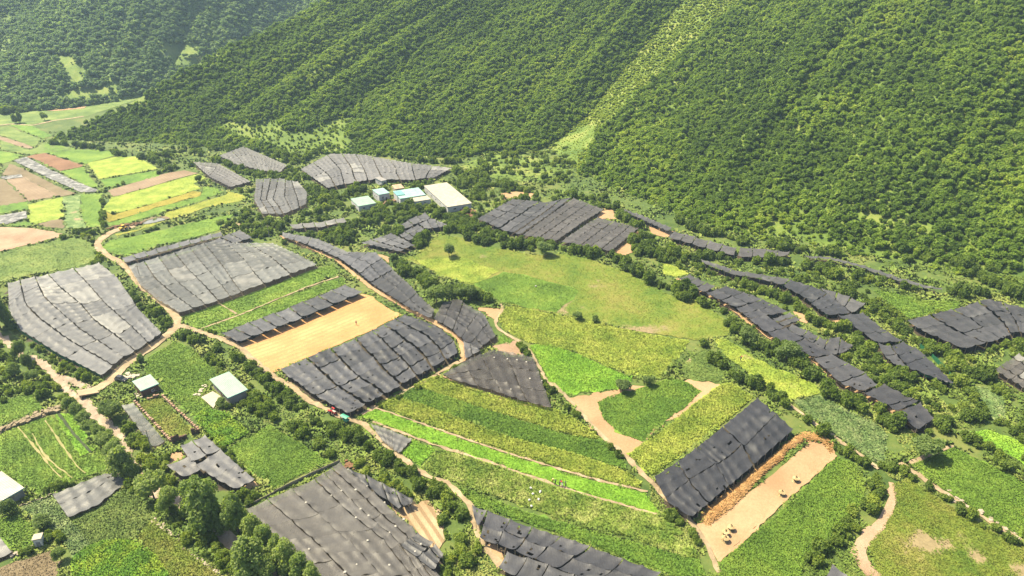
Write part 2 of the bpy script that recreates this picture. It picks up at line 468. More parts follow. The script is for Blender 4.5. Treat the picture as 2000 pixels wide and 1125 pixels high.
F0 = hill_rail("-560,250,0 -520,120,650 -460,20,730 -400,-80,800")
F1 = hill_rail("-250,245,0 -220,120,660 -180,20,740 -150,-80,820")
F2 = hill_rail("0,222,0 20,120,670 40,30,770 60,-80,860")
F3 = hill_rail("140,215,0 190,130,660 235,20,740 260,-80,820")
F4 = hill_rail("330,185,0 380,100,740 430,20,830 460,-80,920")
F5 = hill_rail("520,140,0 560,70,860 590,12,930 620,-30,985")
F6 = hill_rail("700,120,0 740,60,900 770,10,980 800,-60,1060")
S_F = hill("hill", "far hazy forested hillside at the upper left", [F0, F1, F2, F3, F4, F5, F6], 220, 110, 10.0, 15)
D0 = hill_rail("420,40,1350 430,-60,1450"); D1 = hill_rail("620,30,1350 640,-60,1450"); D2 = hill_rail("900,30,1350 900,-60,1450")
for Dr in (D0, D1, D2): Dr[0, 2] = -5
S_D = hill("hill", "palest farthest ridge glimpsed in the notch at the top", [D0, D1, D2], 40, 40, 4.0, 16)
# ------------------------------------------------------------------ forest on the hills
def surf_points(Sf, n, seed):
    r = np.random.default_rng(seed); nu, nv = Sf.shape[:2]; vmax = int(nv * .80)
    A = np.linalg.norm(np.cross(Sf[1:, :-1] - Sf[:-1, :-1], Sf[:-1, 1:] - Sf[:-1, :-1]), axis=-1)[:, :vmax]
    c = np.cumsum(A.ravel()); k = np.searchsorted(c, r.random(n) * c[-1]); k = np.minimum(k, A.size - 1)
    i, j = np.unravel_index(k, A.shape); a = r.random(n)[:, None]; b = r.random(n)[:, None]
    P = Sf[i, j] * (1 - a) * (1 - b) + Sf[i + 1, j] * a * (1 - b) + Sf[i, j + 1] * (1 - a) * b + Sf[i + 1, j + 1] * a * b
    return P, (i + a[:, 0]) / nu, (j + b[:, 0]) / nv, c[-1]

def thin(P, dist):
    """drop points closer than dist to an accepted one (grid hash)"""
    cell = {}; keep = np.zeros(len(P), bool)
    for n, (x, y) in enumerate(P[:, :2]):
        d = dist[n]; kx, ky = int(x // 5), int(y // 5); ok = True
        for a in (-1, 0, 1):
            for b in (-1, 0, 1):
                for m in cell.get((kx + a, ky + b), ()):
                    if (P[m, 0] - x) ** 2 + (P[m, 1] - y) ** 2 < d * d: ok = False; break
                if not ok: break
            if not ok: break
        if ok: keep[n] = True; cell.setdefault((kx, ky), []).append(n)
    return keep

CLEAR = [  # open grass among the trees
    ("A1190,690 1250,670 1400,690 1500,650 1560,720 1700,720 1850,640 1969,650 B60,720 150,820 0,850 A1750,850 1600,850 1450,790 1300,760", .13, .5),
    ("B700,890 850,830 970,830 1100,830 1300,740 1440,660 1440,780 1370,830 1300,940 1340,1000 1200,1000 900,960", .45, .38),
    ("F1020,150 1250,200 1490,230 1470,270 1250,240 1050,210", .16, .5),
    ("F1100,380 1400,450 1620,560 1700,640 1560,560 1300,480", .16, .5),
    ("F1500,400 1750,470 1969,480 1969,560 1800,500", .16, .5),
    ("F400,200 760,180 950,330 800,360 500,270", .55, .75),
    ("A225,296 395,306 400,345 485,365 455,470 390,470 335,355", .02, .5),
    ("A860,262 1000,245 1095,232 1100,310 890,325", .02, .6), ("A930,318 1100,320 1115,372 950,378", .05, .5),
    ("A0,200 60,190 100,290 0,300", .4, .5), ("A585,432 640,442 675,470 670,505 615,500", .0, .4),
    ("A250,538 420,492 600,482 605,530 400,568", .0, .4), ("A240,500 330,500 320,515 250,515", .0, .4),
    ("A640,540 790,522 805,570 660,605", .0, .4), ("A0,60 60,80 80,130 0,140", .3, .5),
]
CLEAR.append(("F420,250 800,290 1300,380 1990,520 1990,720 1300,540 800,390 450,320", .42, .62))
CLEAR = [(px(a), b, c) for a, b, c in CLEAR]
forest = []      # x,y,z, crown size, height, tint
def plant(Sf, n, seed, size, hgt, tint0, tvar, spacing, base_tint=None, stripes=6.0):
    P, u, v, area = surf_points(Sf, n, seed); q = to_px(P); r = np.random.default_rng(seed + 1)
    ok = (q[:, 0] > -130) & (q[:, 0] < 2130) & (q[:, 1] > -110) & (q[:, 1] < 700)
    patch = fbm(P[:, 0] / 28, P[:, 1] / 28, seed); stripe = vnoise(u * stripes * 9 + v * 2, v * 1.4, seed + 5)
    s = size * (.62 + .62 * r.random(len(P)) ** 1.3) * (.8 + .45 * patch)
    tint = tint0 + tvar * (patch - .5) * 1.5 + tvar * .9 * (stripe - .5) + .20 * r.normal(size=len(P)) * .6
    for poly, keep, sz in CLEAR:
        m = inside(q[:, 0], q[:, 1], poly); ok &= ~m | (r.random(len(P)) < keep); s = np.where(m, s * sz, s); tint = np.where(m, tint + .2, tint)
    P, s, tint, r2 = P[ok], s[ok], tint[ok], r.random(ok.sum())
    k = thin(P, s * spacing)
    for p, a, t, c in zip(P[k], s[k], tint[k], r2[k]): forest.append((p[0], p[1], p[2] - .3, a, a * hgt * (.8 + .4 * c), np.clip(t, 0, 1)))
plant(S_E, 95000, 21, 3.8, 1.0, .42, .55, .47)
plant(S_C, 150000, 23, 3.6, 1.0, .40, .50, .48)
plant(S_R, 16000, 25, 2.3, .7, .92, .2, .66)
forest = np.array(forest)
nf = len(forest); print("forest trees", nf)
# the largest ones in the picture are trees of their own
dd = np.linalg.norm(forest[:, :3] - np.array([0, 0, CAM_H]), axis=1); qq = to_px(forest[:, :3])
inn = (qq[:, 0] > 0) & (qq[:, 0] < 2000) & (qq[:, 1] > 0)
order = np.argsort(-(forest[:, 3] / dd) * inn); big = order[:290]; rest = np.setdiff1d(np.arange(nf), big)
fr = np.random.default_rng(31)
R = forest[rest]
o = gn_scatter("forest", R[:, :3], np.stack([R[:, 3] * 1.15, R[:, 3] * 1.15, R[:, 4] * 1.1], 1), fr.random(len(R)) * 6.28, fr.integers(0, 7, len(R)), R[:, 5], FOREST_ME)
tag(o, "dense green broadleaf wood covering the hillsides", "forest", kind="stuff")
tb = MB(); tb.tube((0, 0, 0), (0.01, 0, .45), .035, .02, 6); TRUNK_ME = tb.mesh("trunk", [M_BARK])
for k in big:
    x, y, z, s, h, t = forest[k]; c = qq[k]
    e = empty("forest_tree", (x, y, z), fr.random() * 6.28); e.scale = (s * 1.15, s * 1.15, h * 1.1)
    cr = link("crown", FOREST_ME[k % 7], e); cr["tint"] = float(t); link("trunk", TRUNK_ME, e)
    where = "just above the terraces on the right hill" if c[1] > 380 else "part way up the right hill" if c[0] > 1150 else "on the middle hill"
    hue = "yellowish green" if t > .6 else "deep green" if t < .3 else "mid green"
    sz = "larger" if s > 5.6 else "smaller"
    tag(e, "%s %s broadleaf tree in the wood %s" % (sz, hue, where), "tree", "trees at the near edge of the hillside wood")
near_forest = forest; forest = []
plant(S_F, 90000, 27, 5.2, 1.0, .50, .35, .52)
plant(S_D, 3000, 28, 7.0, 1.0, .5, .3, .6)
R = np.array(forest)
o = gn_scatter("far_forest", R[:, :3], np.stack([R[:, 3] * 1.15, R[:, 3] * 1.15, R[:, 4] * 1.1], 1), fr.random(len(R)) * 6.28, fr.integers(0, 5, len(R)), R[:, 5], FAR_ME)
tag(o, "bluish green wood with haze painted into its leaves on the far hillside at the upper left", "forest", kind="stuff")
# ------------------------------------------------------------------ fields, roads and paths
def poly_world(s, off=0.0): return hit(px(s), off)

def dens_poly(P, step, jit=0.0, seed=0):
    out = []; r = np.random.default_rng(seed); n = len(P)
    for i in range(n):
        a, b = P[i][:2], P[(i + 1) % n][:2]; k = max(1, int(np.hypot(*(b - a)) / step))
        for j in range(k):
            q = a + (b - a) * j / k
            if jit: q = q + r.normal(size=2) * jit
            out.append(q)
    return np.array(out)

def sheet(poly, step, off, seed=0, jit=0.3):
    """triangulated patch following the ground"""
    B = dens_poly(poly, step, jit, seed); lo = B.min(0); hi = B.max(0); r = np.random.default_rng(seed)
    X, Y = np.meshgrid(np.arange(lo[0], hi[0], step), np.arange(lo[1], hi[1], step)); Q = np.stack([X.ravel(), Y.ravel()], 1)
    Q += (r.random(Q.shape) - .5) * step * .5
    k = inside(Q[:, 0], Q[:, 1], B) & (seg_dist(Q[:, 0], Q[:, 1], np.r_[B, B[:1]]) > step * .4); Q = Q[k]
    A = np.r_[B, Q]; n = len(B)
    res = delaunay_2d_cdt([Vector(a) for a in A.tolist()], [(i, (i + 1) % n) for i in range(n)], [], 0, 1e-5)
    V = np.array([tuple(v) for v in res[0]]); F = np.array([f for f in res[2] if len(f) == 3])
    c = V[F].mean(1); F = F[inside(c[:, 0], c[:, 1], B)]
    e1 = V[F[:, 1]] - V[F[:, 0]]; e2 = V[F[:, 2]] - V[F[:, 0]]; neg = (e1[:, 0] * e2[:, 1] - e1[:, 1] * e2[:, 0]) < 0
    F[neg] = F[neg][:, ::-1]
    return np.c_[V, g(V[:, 0], V[:, 1]) + off], F

def tufts(P, size, hgt, k, seed, lean=.35):
    r = np.random.default_rng(seed); n = len(P); V = []; R = []
    for i in range(k):
        t = r.random(n) * 2 * np.pi; w = size * (.6 + .7 * r.random(n)); h = hgt * (.6 + .7 * r.random(n))
        d = np.stack([np.cos(t), np.sin(t), np.zeros(n)], 1); o = np.stack([-np.sin(t), np.cos(t), np.zeros(n)], 1)
        c = P + (r.random((n, 3)) - .5) * size[:, None] * np.array([1, 1, 0])
        ln = o * (h * lean * (r.random(n) * 2 - .3))[:, None]; up = np.array([0, 0, 1.]) * h[:, None]
        V.append(np.stack([c - d * (w * .32)[:, None], c + d * (w * .32)[:, None], c + d * (w * .5)[:, None] + ln + up * .85, c - d * (w * .5)[:, None] + ln * 1.3 + up], 1).reshape(-1, 3))
        R.append(np.repeat(r.random(n), 4))
    V = np.concatenate(V); return V, np.arange(len(V)).reshape(-1, 4), np.concatenate(R)

FIELD_POLYS = []
_fs = [100]
def field(name, label, s, mat, dens=1.0, size=.8, hgt=.7, bare=0.0, rows=None, off=.16, kind="stuff", cat="crop", step=None, bscale=9.0, jit=.45):
    """one crop: soil sheet and its plants in one object; rows=(degrees, spacing)"""
    _fs[0] += 1; seed = _fs[0]; P = poly_world(s); FIELD_POLYS.append(P[:, :2])
    dist = np.linalg.norm(P.mean(0) - np.array([0, 0, CAM_H])); step = step or max(1.3, dist * .008)
    V, F = sheet(P[:, :2], step, off, seed, jit); r = np.random.default_rng(seed)
    bn = lambda x, y: np.clip((fbm(x / bscale, y / bscale, seed) - (1 - bare * .62)) * 5, 0, 1) if bare else np.zeros(np.shape(x))
    fs = [F]; att = dict(rnd=np.full(len(V), .42), bare=bn(V[:, 0], V[:, 1]))
    if dens:
        lo = V.min(0); hi = V.max(0); sc = np.clip(dist / 210, 1.0, 2.4); d = 9.0 * dens / sc ** 2
        n = int((hi[0] - lo[0]) * (hi[1] - lo[1]) * d); Q = lo[:2] + r.random((n, 2)) * (hi[:2] - lo[:2])
        if rows:
            a = math.radians(rows[0]); sp = rows[1]; nrm = np.array([-math.sin(a), math.cos(a)]); t = Q @ nrm
            w = .30 * sp * r.normal(size=n) + .5 * np.sin((Q @ np.array([math.cos(a), math.sin(a)])) / 11)
            Q = Q + ((np.round(t / sp) * sp - t) + w)[:, None] * nrm
        k = inside(Q[:, 0], Q[:, 1], P) & (bn(Q[:, 0], Q[:, 1]) < r.random(n) * .8); Q = Q[k]
        hv = .65 + .7 * fbm(Q[:, 0] / 5, Q[:, 1] / 5, seed + 9)
        T, TF, TR = tufts(np.c_[Q, g(Q[:, 0], Q[:, 1]) + off - .03], size * .27 * sc ** .6 * (.7 + .6 * r.random(len(Q))), hgt * (.38 if dist < 320 else .22) * hv / sc ** .5, 3, seed, .8)
        fs.append(TF + len(V)); att = dict(rnd=np.r_[att["rnd"], TR], bare=np.r_[att["bare"], np.zeros(len(T))]); V = np.r_[V, T]
    o = link(name, mesh_np(name, V, fs, [mat], att))
    return tag(o, label, cat, kind=kind)

def ribbon(P, w, off, seed=0, wob=.25, step=1.6):
    """smooth strip of ground following a line; w = width or list of widths"""
    L = np.linalg.norm(np.diff(P, axis=0), axis=1).sum(); n = max(4, int(L / step)); Q = smooth_line(P[:, :2], n)
    W = np.interp(np.linspace(0, 1, n), np.linspace(0, 1, len(w)), w) if isinstance(w, (list, tuple)) else np.full(n, w)
    r = np.random.default_rng(seed); t = np.gradient(Q, axis=0); t /= np.linalg.norm(t, axis=1)[:, None] + 1e-9; nr = np.stack([-t[:, 1], t[:, 0]], 1)
    V = []; sd = np.array([-.5, -.2, .2, .5])
    for a in sd:
        q = Q + nr * (W * a + (wob * r.normal(size=n) if abs(a) == .5 else 0))[:, None]
        V.append(np.c_[q, g(q[:, 0], q[:, 1]) + off - (.06 if abs(a) == .5 else 0)])
    V = np.stack(V, 1).reshape(-1, 3); I = np.arange(n * 4).reshape(n, 4)
    F = np.stack([I[:-1, :-1], I[:-1, 1:], I[1:, 1:], I[1:, :-1]], -1).reshape(-1, 4)[:, ::-1]
    return V, F, Q, W

ROADS = []
def path(name, label, s, w, mat, off=.30, cat="path", seed=1, wob=.22):
    V, F, Q, W = ribbon(hit(px(s)), w, off, seed, wob)
    o = link(name, mesh_np(name, V, [F], [mat], dict(rnd=np.full(len(V), .5)), smooth=True)); ROADS.append((Q, W))
    return tag(o, label, cat, kind="structure")

M_DIRT = ground_mat("pale dirt", [(.18, .135, .08), (.25, .19, .115), (.33, .255, .16)], .25, 1.2)
M_TAN = ground_mat("tan soil", [(.245, .155, .08), (.305, .195, .105), (.36, .24, .135)], .06, 1.4, bump=.5)
M_PINK = ground_mat("pinkish soil", [(.20, .13, .08), (.27, .18, .115), (.32, .23, .15)], .08, 1.4, bump=.5)
M_GRAVEL = ground_mat("stream gravel", [(.21, .16, .115), (.30, .235, .17), (.40, .32, .24)], .3, 2.5, bump=.9)
M_STUBBLE = ground_mat("golden stubble", [(.37, .183, .068), (.44, .23, .092), (.50, .295, .125)], .07, 1.3, rows=(math.radians(48), 2.4, (.30, .19, .085), .5), bump=.8)
M_BROWN = ground_mat("ploughed red soil", [(.13, .068, .035), (.17, .088, .044), (.20, .11, .06)], .06, .8, bump=.6)
M_OLIVE = ground_mat("brown stubble", [(.11, .085, .045), (.145, .11, .06), (.17, .135, .08)], .08, .6, bump=.6)
M_BEIGE = ground_mat("beige soil", [(.17, .12, .07), (.21, .15, .095), (.25, .185, .12)], .08, .8, bump=.5, rows=(.4, 2.4, (.14, .10, .06), .5))

def crop_mat(name, a, b, c, bare=SAND, scale=.07, fine=.55, rows=None): return ground_mat(name, [a, b, c], scale, fine, bare, .3, rows)
M_LIME = crop_mat("bright lime crop", (.095, .21, .014), (.14, .275, .02), (.19, .32, .03))
M_GREEN = crop_mat("fresh green crop", (.065, .125, .012), (.10, .175, .018), (.15, .22, .028))
M_DEEP = crop_mat("deep green crop", (.058, .122, .013), (.092, .172, .018), (.135, .215, .025))
M_YEL = crop_mat("ripening yellow green crop", (.125, .19, .02), (.20, .255, .032), (.275, .31, .05), scale=.12, fine=.9)
M_OCHRE = crop_mat("ochre ripe crop", (.17, .15, .018), (.22, .19, .024), (.26, .22, .034))
M_GOLD = crop_mat("yellow flowering crop", (.13, .165, .02), (.195, .215, .028), (.26, .255, .04), scale=.1, fine=1.0)
M_MEADOW = crop_mat("meadow grass", (.075, .128, .013), (.125, .162, .02), (.175, .175, .036), (.21, .165, .085), .06, .5)
M_DULL = crop_mat("dull green crop", (.06, .105, .018), (.105, .155, .03), (.165, .205, .05))
M_PALE = crop_mat("cabbage crop", (.06, .11, .03), (.12, .18, .055), (.21, .26, .10), scale=.3, fine=1.3)
M_TEXT = crop_mat("lodged crop", (.08, .145, .018), (.155, .22, .032), (.28, .31, .085), scale=.16, fine=1.1)
M_VIVID = crop_mat("vivid leafy crop", (.055, .14, .008), (.10, .20, .012), (.20, .28, .02), scale=.2, fine=1.0)

# roads, paths, stream
path("stream_bed", "dry pinkish gravel stream bed winding past the bridge and under the poplars", STREAM, [2.2, 2.6, 3.2, 3.2, 3.0], M_GRAVEL, .30, "stream bed", 2, .5)
path("stream_bed", "short gravel side arm joining the stream just above the bridge", "V620,520 740,540 830,590 930,650", [1.8, 2.6], M_GRAVEL, .34, "stream bed", 3, .4)
path("road", "pale winding farm road from the bridge up to the yellow fields", "G440,135 520,110 600,60 680,-20 D700,985 850,885 950,805 985,765 965,720 920,675 850,620 780,560 730,500 695,455 640,420 580,385 540,352 534,325 560,300 600,272 650,250 740,232", [3.6, 3.4, 3.0, 2.8, 3.0, 4.5], M_DIRT, .34, "road", 4)
path("path", "dirt track along the hedge from the road fork past the straw field to the tricycle", "D980,770 1080,808 1220,850 1310,890 1400,975 1490,1050 1600,1110 G1570,60 1700,165 1850,245 1940,275 H140,275 200,320 270,385 380,480 520,580 630,610 700,680 760,745 775,800 800,920 860,1010 960,1100", [2.6, 2.2, 2.0, 1.9, 1.5, 1.2, 1.6], M_DIRT, .32, "path", 5)
path("path", "narrow tan path hugging the lower side of the long net roof", "D1540,285 1640,325 1850,415 E25,420 120,500 210,568 400,682 560,762 690,842 712,900 715,975", [1.5, 1.7, 1.6], M_TAN, .30, "path", 6)
path("path", "thin footpath curving between the yellow green field and the small nets", "E920,660 945,690 890,750 900,790 960,830 1030,862 1090,930 1140,1010 1170,1080 1210,1125 H1200,55 1290,150 1370,240 1450,330 1620,480 1740,600 1830,700 1960,815 I130,820 190,890 230,960 290,1110", [1.1, 1.0, 1.1, 1.5, 1.5, 1.2], M_DIRT, .30, "path", 7)
path("path", "dirt strip along the rounded lower edge of the torn black nets", "E715,970 660,995 590,1035 H480,70 300,160 160,240", [1.5, 1.3], M_DIRT, .30, "path", 8)
path("path", "field edge path under the hedge in the lower right corner", "I1290,505 1340,540 1450,620 1560,690 1700,780 1850,870 1980,950", [1.6, 1.5], M_DIRT, .30, "path", 9)
path("path", "short curved path at the top of the lower right green field", "I1335,505 1400,480 1480,450 1580,412", [1.4, 1.2], M_DIRT, .31, "path", 10)
path("path", "dirt margin right of the haystack field", "I290,1050 420,940 560,800 700,665 820,560 935,465", [.8, .9, .8], M_TAN, .31, "path", 11)
path("path", "pale path along the field bank below the cabbage patch", "I660,170 740,230 850,310 980,400 1080,470 1170,540", [1.2, 1.3], M_DIRT, .30, "path", 12)
path("path", "cart track over the far valley floor at the upper left", "A-60,692 0,690 60,682 180,690 300,662 400,650 460,640", [2.6, 2.6], M_DIRT, .3, "path", 13)
path("path", "earth bank path at the top of the bean fields by the stream", "G-30,345 60,300 170,262 290,215 360,192 430,150", [1.6, 2.0], M_DIRT, .3, "path", 14)
path("path", "track into the shrubs near the brown backed nets", "D1270,210 1330,232 1450,215", [2.2, 2.0], M_DIRT, .3, "path", 15)
path("path", "foot track dividing the two bean strips", "D1200,655 1250,685 1300,715", [.8, .8], M_DIRT, .32, "path", 16)
path("path", "thin boundary path along the far right edge of the bean strips", "D1105,795 1300,725 1530,630 1700,560 1860,510", [.8, .8], M_DIRT, .30, "path", 17)
path("path", "earth ridge between the two middle crop strips", "H210,195 300,225 600,330 1000,465 1400,585 1730,665", [.7, .7], M_DIRT, .3, "path", 18)
path("path", "earth ridge below the brightest lime strip", "H220,280 560,408 900,515 1200,622 1600,742 1790,790", [.8, .8], M_DIRT, .3, "path", 19)
path("path", "earth ridge at the edge of the tasselled strip below the small net", "H580,20 700,75 1000,180 1200,205", [.8, .7], M_TAN, .3, "path", 20)

# far valley floor, upper left
field("field_grass", "pale green far pasture beside the sandy river bar", "A-80,640 250,600 560,545 780,540 600,600 470,640 200,680 -80,690", M_DULL, .25, .8, .4, .1, cat="pasture")
tag(link("river_bar", (lambda q: mesh_np("river_bar", q[0], [q[1]], [M_TAN], dict(rnd=np.full(len(q[0]), .5))))(sheet(poly_world("A255,610 300,592 400,585 475,585 465,596 380,605 300,612")[:, :2], 3, .3))), "pale sandy river bar at the foot of the far hillside", "sand bar", kind="structure")
field("bean_crop", "dark green far field slanting below the cart track", "A50,685 150,675 280,745 235,765", M_DEEP, .5, .8, .6)
field("pasture", "pale green far field left of the dark green one", "A0,700 50,695 230,768 185,808 110,780 0,742", M_DULL, .3, .8, .4, cat="pasture")
field("bare_field", "narrow brown soil strip among the far fields", "A-20,742 110,782 187,812 150,818 -20,765", M_BEIGE, 0, kind="structure", cat="field")
field("pasture", "light green far field above the red brown plot", "A0,770 150,822 180,825 240,785 430,822 150,852 0,822", M_DULL, .3, .8, .4, cat="pasture")
field("bean_crop", "green far field at the left edge beside the brown backed plot", "A-20,826 130,852 60,888 -20,910", M_GREEN, .4, .8, .5)
field("ploughed_field", "red brown ploughed plot in the far fields", "A150,860 240,840 460,910 440,918 330,940", M_BROWN, 0, kind="structure", cat="field")
field("grain_crop", "fresh green large field right of the red brown plot", "A240,785 430,822 620,830 632,856 500,890 470,905 330,860 245,838", M_GREEN, .6, .8, .5)
field("grain_crop", "yellow green field beside the dark hedge at the far fields", "A480,895 640,862 745,860 870,928 700,958 545,985 520,960", M_YEL, .6, .8, .5, .15)
field("bean_crop", "narrow dark green strip above the beige field", "A552,988 750,955 905,932 870,970 590,1035", M_DEEP, .6, .8, .7)
field("grain_crop", "small green field right of the white film strip", "A330,942 462,918 540,1028 500,1032", M_GREEN, .5, .8, .5)
field("stubble_field", "dull olive stubble left of the white film strip", "A10,965 55,900 75,905 350,1040 420,1065 330,1080 120,972", M_OLIVE, 0, kind="structure", cat="field")
field("ploughed_field", "beige ploughed plot left of the olive stubble", "A30,985 130,975 330,1078 160,1105", M_BEIGE, 0, kind="structure", cat="field")
field("stubble_field", "olive brown plot cut by the left edge of the picture", "A-30,985 20,985 155,1105 -30,1140", M_OLIVE, 0, kind="structure", cat="field")
field("ploughed_field", "long beige strip above the yellow grain fields", "A590,1048 750,1000 900,955 1010,937 1092,952 870,1012 620,1082", M_BEIGE, 0, kind="structure", cat="field")
field("grain_crop", "yellow green upper band of the ripe grain field", "A615,1085 870,1015 1095,955 1120,965 1125,985 1060,1010 1110,1035 D1060,35 620,165 567,140", M_YEL, .8, .9, .6)
field("ripe_crop", "ochre middle band of the ripe grain field", "D570,150 620,168 1060,38 1100,45 1105,62 850,130 600,210 572,190", M_OCHRE, .8, .9, .6)
field("grain_crop", "green lower band of the ripe grain field", "D585,215 850,133 1107,64 1110,20 1150,12 1228,42 1130,85 900,150 700,215 600,228", M_GREEN, .8, .9, .6)
field("flowering_crop", "bright yellow flowering band at the bottom of the ripe grain field", "D915,155 1240,60 1250,40 1370,66 1320,95 1130,130 930,195 830,235 650,285 640,275 770,245 790,225 905,180", M_GOLD, 1.0, .9, .5)
field("row_crop", "pale striped seedling plot beside the lane", "D350,72 440,56 440,150 475,240 362,242", M_PALE, .7, .9, .5, .5, rows=(100, 2.6))
field("row_crop", "green striped plot next to the pale seedling plot", "D442,56 558,50 565,140 550,235 478,242 443,150", M_GREEN, .7, .9, .6, .25, rows=(100, 2.4))
field("grain_crop", "small yellow green plot left of the striped plots", "D155,112 345,70 352,185 190,222 158,205", M_YEL, .7, .8, .5, .1)
field("bean_crop", "dark green strip at the left edge above the grey film", "D-30,120 155,96 150,140 -30,168", M_DEEP, .6, .8, .6)
field("grain_crop", "green sliver below the grey film at the left edge", "D40,225 150,205 188,225 150,235", M_GREEN, .6, .8, .5)
field("ploughed_field", "reddish beige ploughed field at the left edge", "D-30,235 150,238 345,272 330,290 200,325 -30,378", M_PINK, 0, kind="structure", cat="field")
field("bare_field", "small bare brown plot below the yellow green one", "D200,220 330,190 355,205 355,240 250,235", M_OLIVE, 0, kind="structure", cat="field")
field("bean_crop", "shrubby green field above the leftmost net roof", "D-30,382 200,335 340,300 450,290 530,345 545,400 540,425 280,480 30,530 -30,540", M_DULL, 1.0, .9, .7, .1)
field("bean_crop", "green terraced field between the road and the net strip", "D552,352 600,310 760,285 1000,225 1200,178 1285,165 1240,225 1200,255 900,330 690,395 620,385", M_GREEN, 1.0, .9, .6, .12)
# beans between the nets
field("bean_crop", "dark bean strip directly below the patched net roof", "D1012,722 1350,610 1740,465 1830,440 1860,490 1530,628 1075,798 1030,775", M_GREEN, 1.4, .8, .6, rows=(22, 1.5))
field("bean_crop", "light bean strip above the narrow dark net", "D1110,795 1530,635 1880,512 1895,548 1560,690 1205,818", M_GREEN, 1.3, .9, .6, .1, rows=(22, 2.4))
field("straw_field", "golden cut straw field with curving rake lines", "D1318,882 1500,800 1640,750 E0,672 165,605 205,612 300,680 385,715 200,810 0,895 D1530,1022 1480,1042 1410,985", M_STUBBLE, .5, .5, .18, kind="stuff", cat="stubble field")
# the big meadow
field("meadow_grass", "large rough meadow of yellowish grass inside the curved hedge", "E378,402 450,392 520,330 590,275 720,300 900,350 1100,392 1280,385 1400,410 1540,455 1660,510 1800,585 1969,665 F140,610 230,680 350,762 345,830 250,845 160,855 E1969,855 1640,800 1330,732 930,655 780,562 640,520", M_MEADOW, 1.1, .8, .35, .54, bscale=12)
field("grain_crop", "square dark green plot inside the big meadow", "E782,548 930,490 1000,490 1362,582 1228,702 1080,680 910,645", M_GREEN, 1.5, .7, .45, .10, off=.24)
field("grain_crop", "yellow green patch of longer grass in the meadow's upper left", "E450,420 700,400 915,480 780,550 600,510", M_YEL, 1.2, .9, .45, .25, off=.22)
field("grain_crop", "broad yellow green field with speckled texture below the meadow", "E905,742 950,672 1040,680 1330,738 1640,805 1955,862 1900,950 1790,1060 1650,1050 1500,1000 1330,920 1070,872 1030,850 940,800", M_YEL, 1.9, .8, .7)
field("grain_crop", "smooth lime green field curving along the footpath", "E1080,885 1180,880 1330,928 1500,1005 1640,1060 H1640,55 1550,100 1400,112 1270,132 1180,50 E1180,1075 1140,990", M_LIME, 2.0, .7, .6)
field("pasture", "small green corner beside the brown net", "E915,835 940,825 1000,865 960,880 905,875", M_GREEN, 1.2, .7, .4)
field("bare_field", "stony beige patch above the brown net", "E885,885 960,875 1010,860 1080,940 980,940 890,905", M_PINK, 0, kind="structure", cat="field")
# strips
field("corn_crop", "tasselled yellow green strip nearest the brown net", "H465,65 560,28 640,55 900,140 1200,208 1300,245 1440,345 1460,380 1290,345 1100,290 800,195 500,100", M_YEL, 2.4, .8, .9, .12)
field("grain_crop", "deep green strip between two tasselled strips", "H335,135 455,85 700,165 1000,265 1280,350 1500,392 1610,515 1612,545 1480,500 1300,440 1000,370 650,240", M_DEEP, 2.2, .8, .7)
field("corn_crop", "tasselled olive strip above the lime strip", "H235,188 330,140 500,190 1000,378 1300,448 1600,550 1690,612 1685,645 1500,605 1350,562 1000,455 600,320", M_YEL, 2.4, .8, .9, .12)
field("grain_crop", "brightest lime green strip running the full width of the fields", "H145,245 205,200 300,230 600,340 1000,475 1400,596 1720,668 1790,778 1600,735 1200,614 900,505 560,398 230,276", M_LIME, 2.2, .6, .4, .05)
field("grain_crop", "small lime plot right of the flat grey net", "H445,382 570,432 480,520 372,450", M_LIME, 2.0, .7, .5)
field("grain_crop", "small green corner plot left of the flat grey net", "H140,285 205,292 285,350 230,355 170,325", M_GREEN, 1.8, .7, .5)
field("lodged_crop", "wind beaten green field where workers leave white sacks", "H575,432 900,522 1200,630 1600,750 1800,800 1930,900 I10,900 120,960 180,1010 175,1035 H1900,1010 1600,905 1200,792 900,690 690,620 485,535", M_TEXT, 2.4, 1.0, .9)
field("grain_crop", "dark green strip along the top of the lowest net", "H690,640 770,668 1100,790 1500,905 1900,1015 I180,1040 220,1125 I100,1140 H1820,1110 1500,985 1250,895 850,760 760,720", M_DEEP, 2.4, .8, .9)
# around the haystacks
field("bare_field", "bare tan soil around the triangular green plot", "H1290,152 1440,118 1560,105 1640,75 1700,85 I60,70 150,30 210,50 310,75 170,190 H1800,300 1700,400 1620,470 1450,330", M_TAN, 0, kind="structure", cat="field", off=.12)
field("grain_crop", "triangular green plot on the bare tan soil", "H1455,170 1520,140 1640,110 1800,60 1900,30 I20,35 110,60 190,110 110,200 H1830,270 1700,388 1590,350 1490,270", M_DEEP, 2.0, .8, .6, .12)
field("grain_crop", "thin patchy field beside the hedge above the tasselled plot", "F205,910 240,900 320,1040 310,1080 I200,60 110,40 F80,990", M_DULL, 1.4, .8, .5, .55, bscale=6)
field("corn_crop", "yellow green plot along the upper edge of the black net", "I305,75 365,68 480,145 300,300 0,515 H1755,580 1690,520 1625,460 1850,300 I150,190", M_YEL, 2.4, .8, .9)
field("haystack_ground", "tan bare ground dotted with straw stooks", "I160,850 250,800 430,690 600,560 800,380 930,420 930,462 820,555 560,798 285,1045 255,985", M_TAN, .0, jit=.08, kind="structure", cat="field")
field("grain_crop", "lush green field right of the straw stooks", "I935,478 1030,510 1088,590 1090,680 1060,740 960,850 880,930 770,1020 740,1125 700,1180 300,1150 292,1060 430,945 640,770", M_GREEN, 2.4, .8, .8)
field("cabbage_crop", "pale speckled cabbage patch under the long terrace net", "I695,165 850,132 1000,220 1150,290 1215,345 1205,450 1180,520 1080,450 900,330 780,240", M_PALE, 2.0, 1.0, .6)
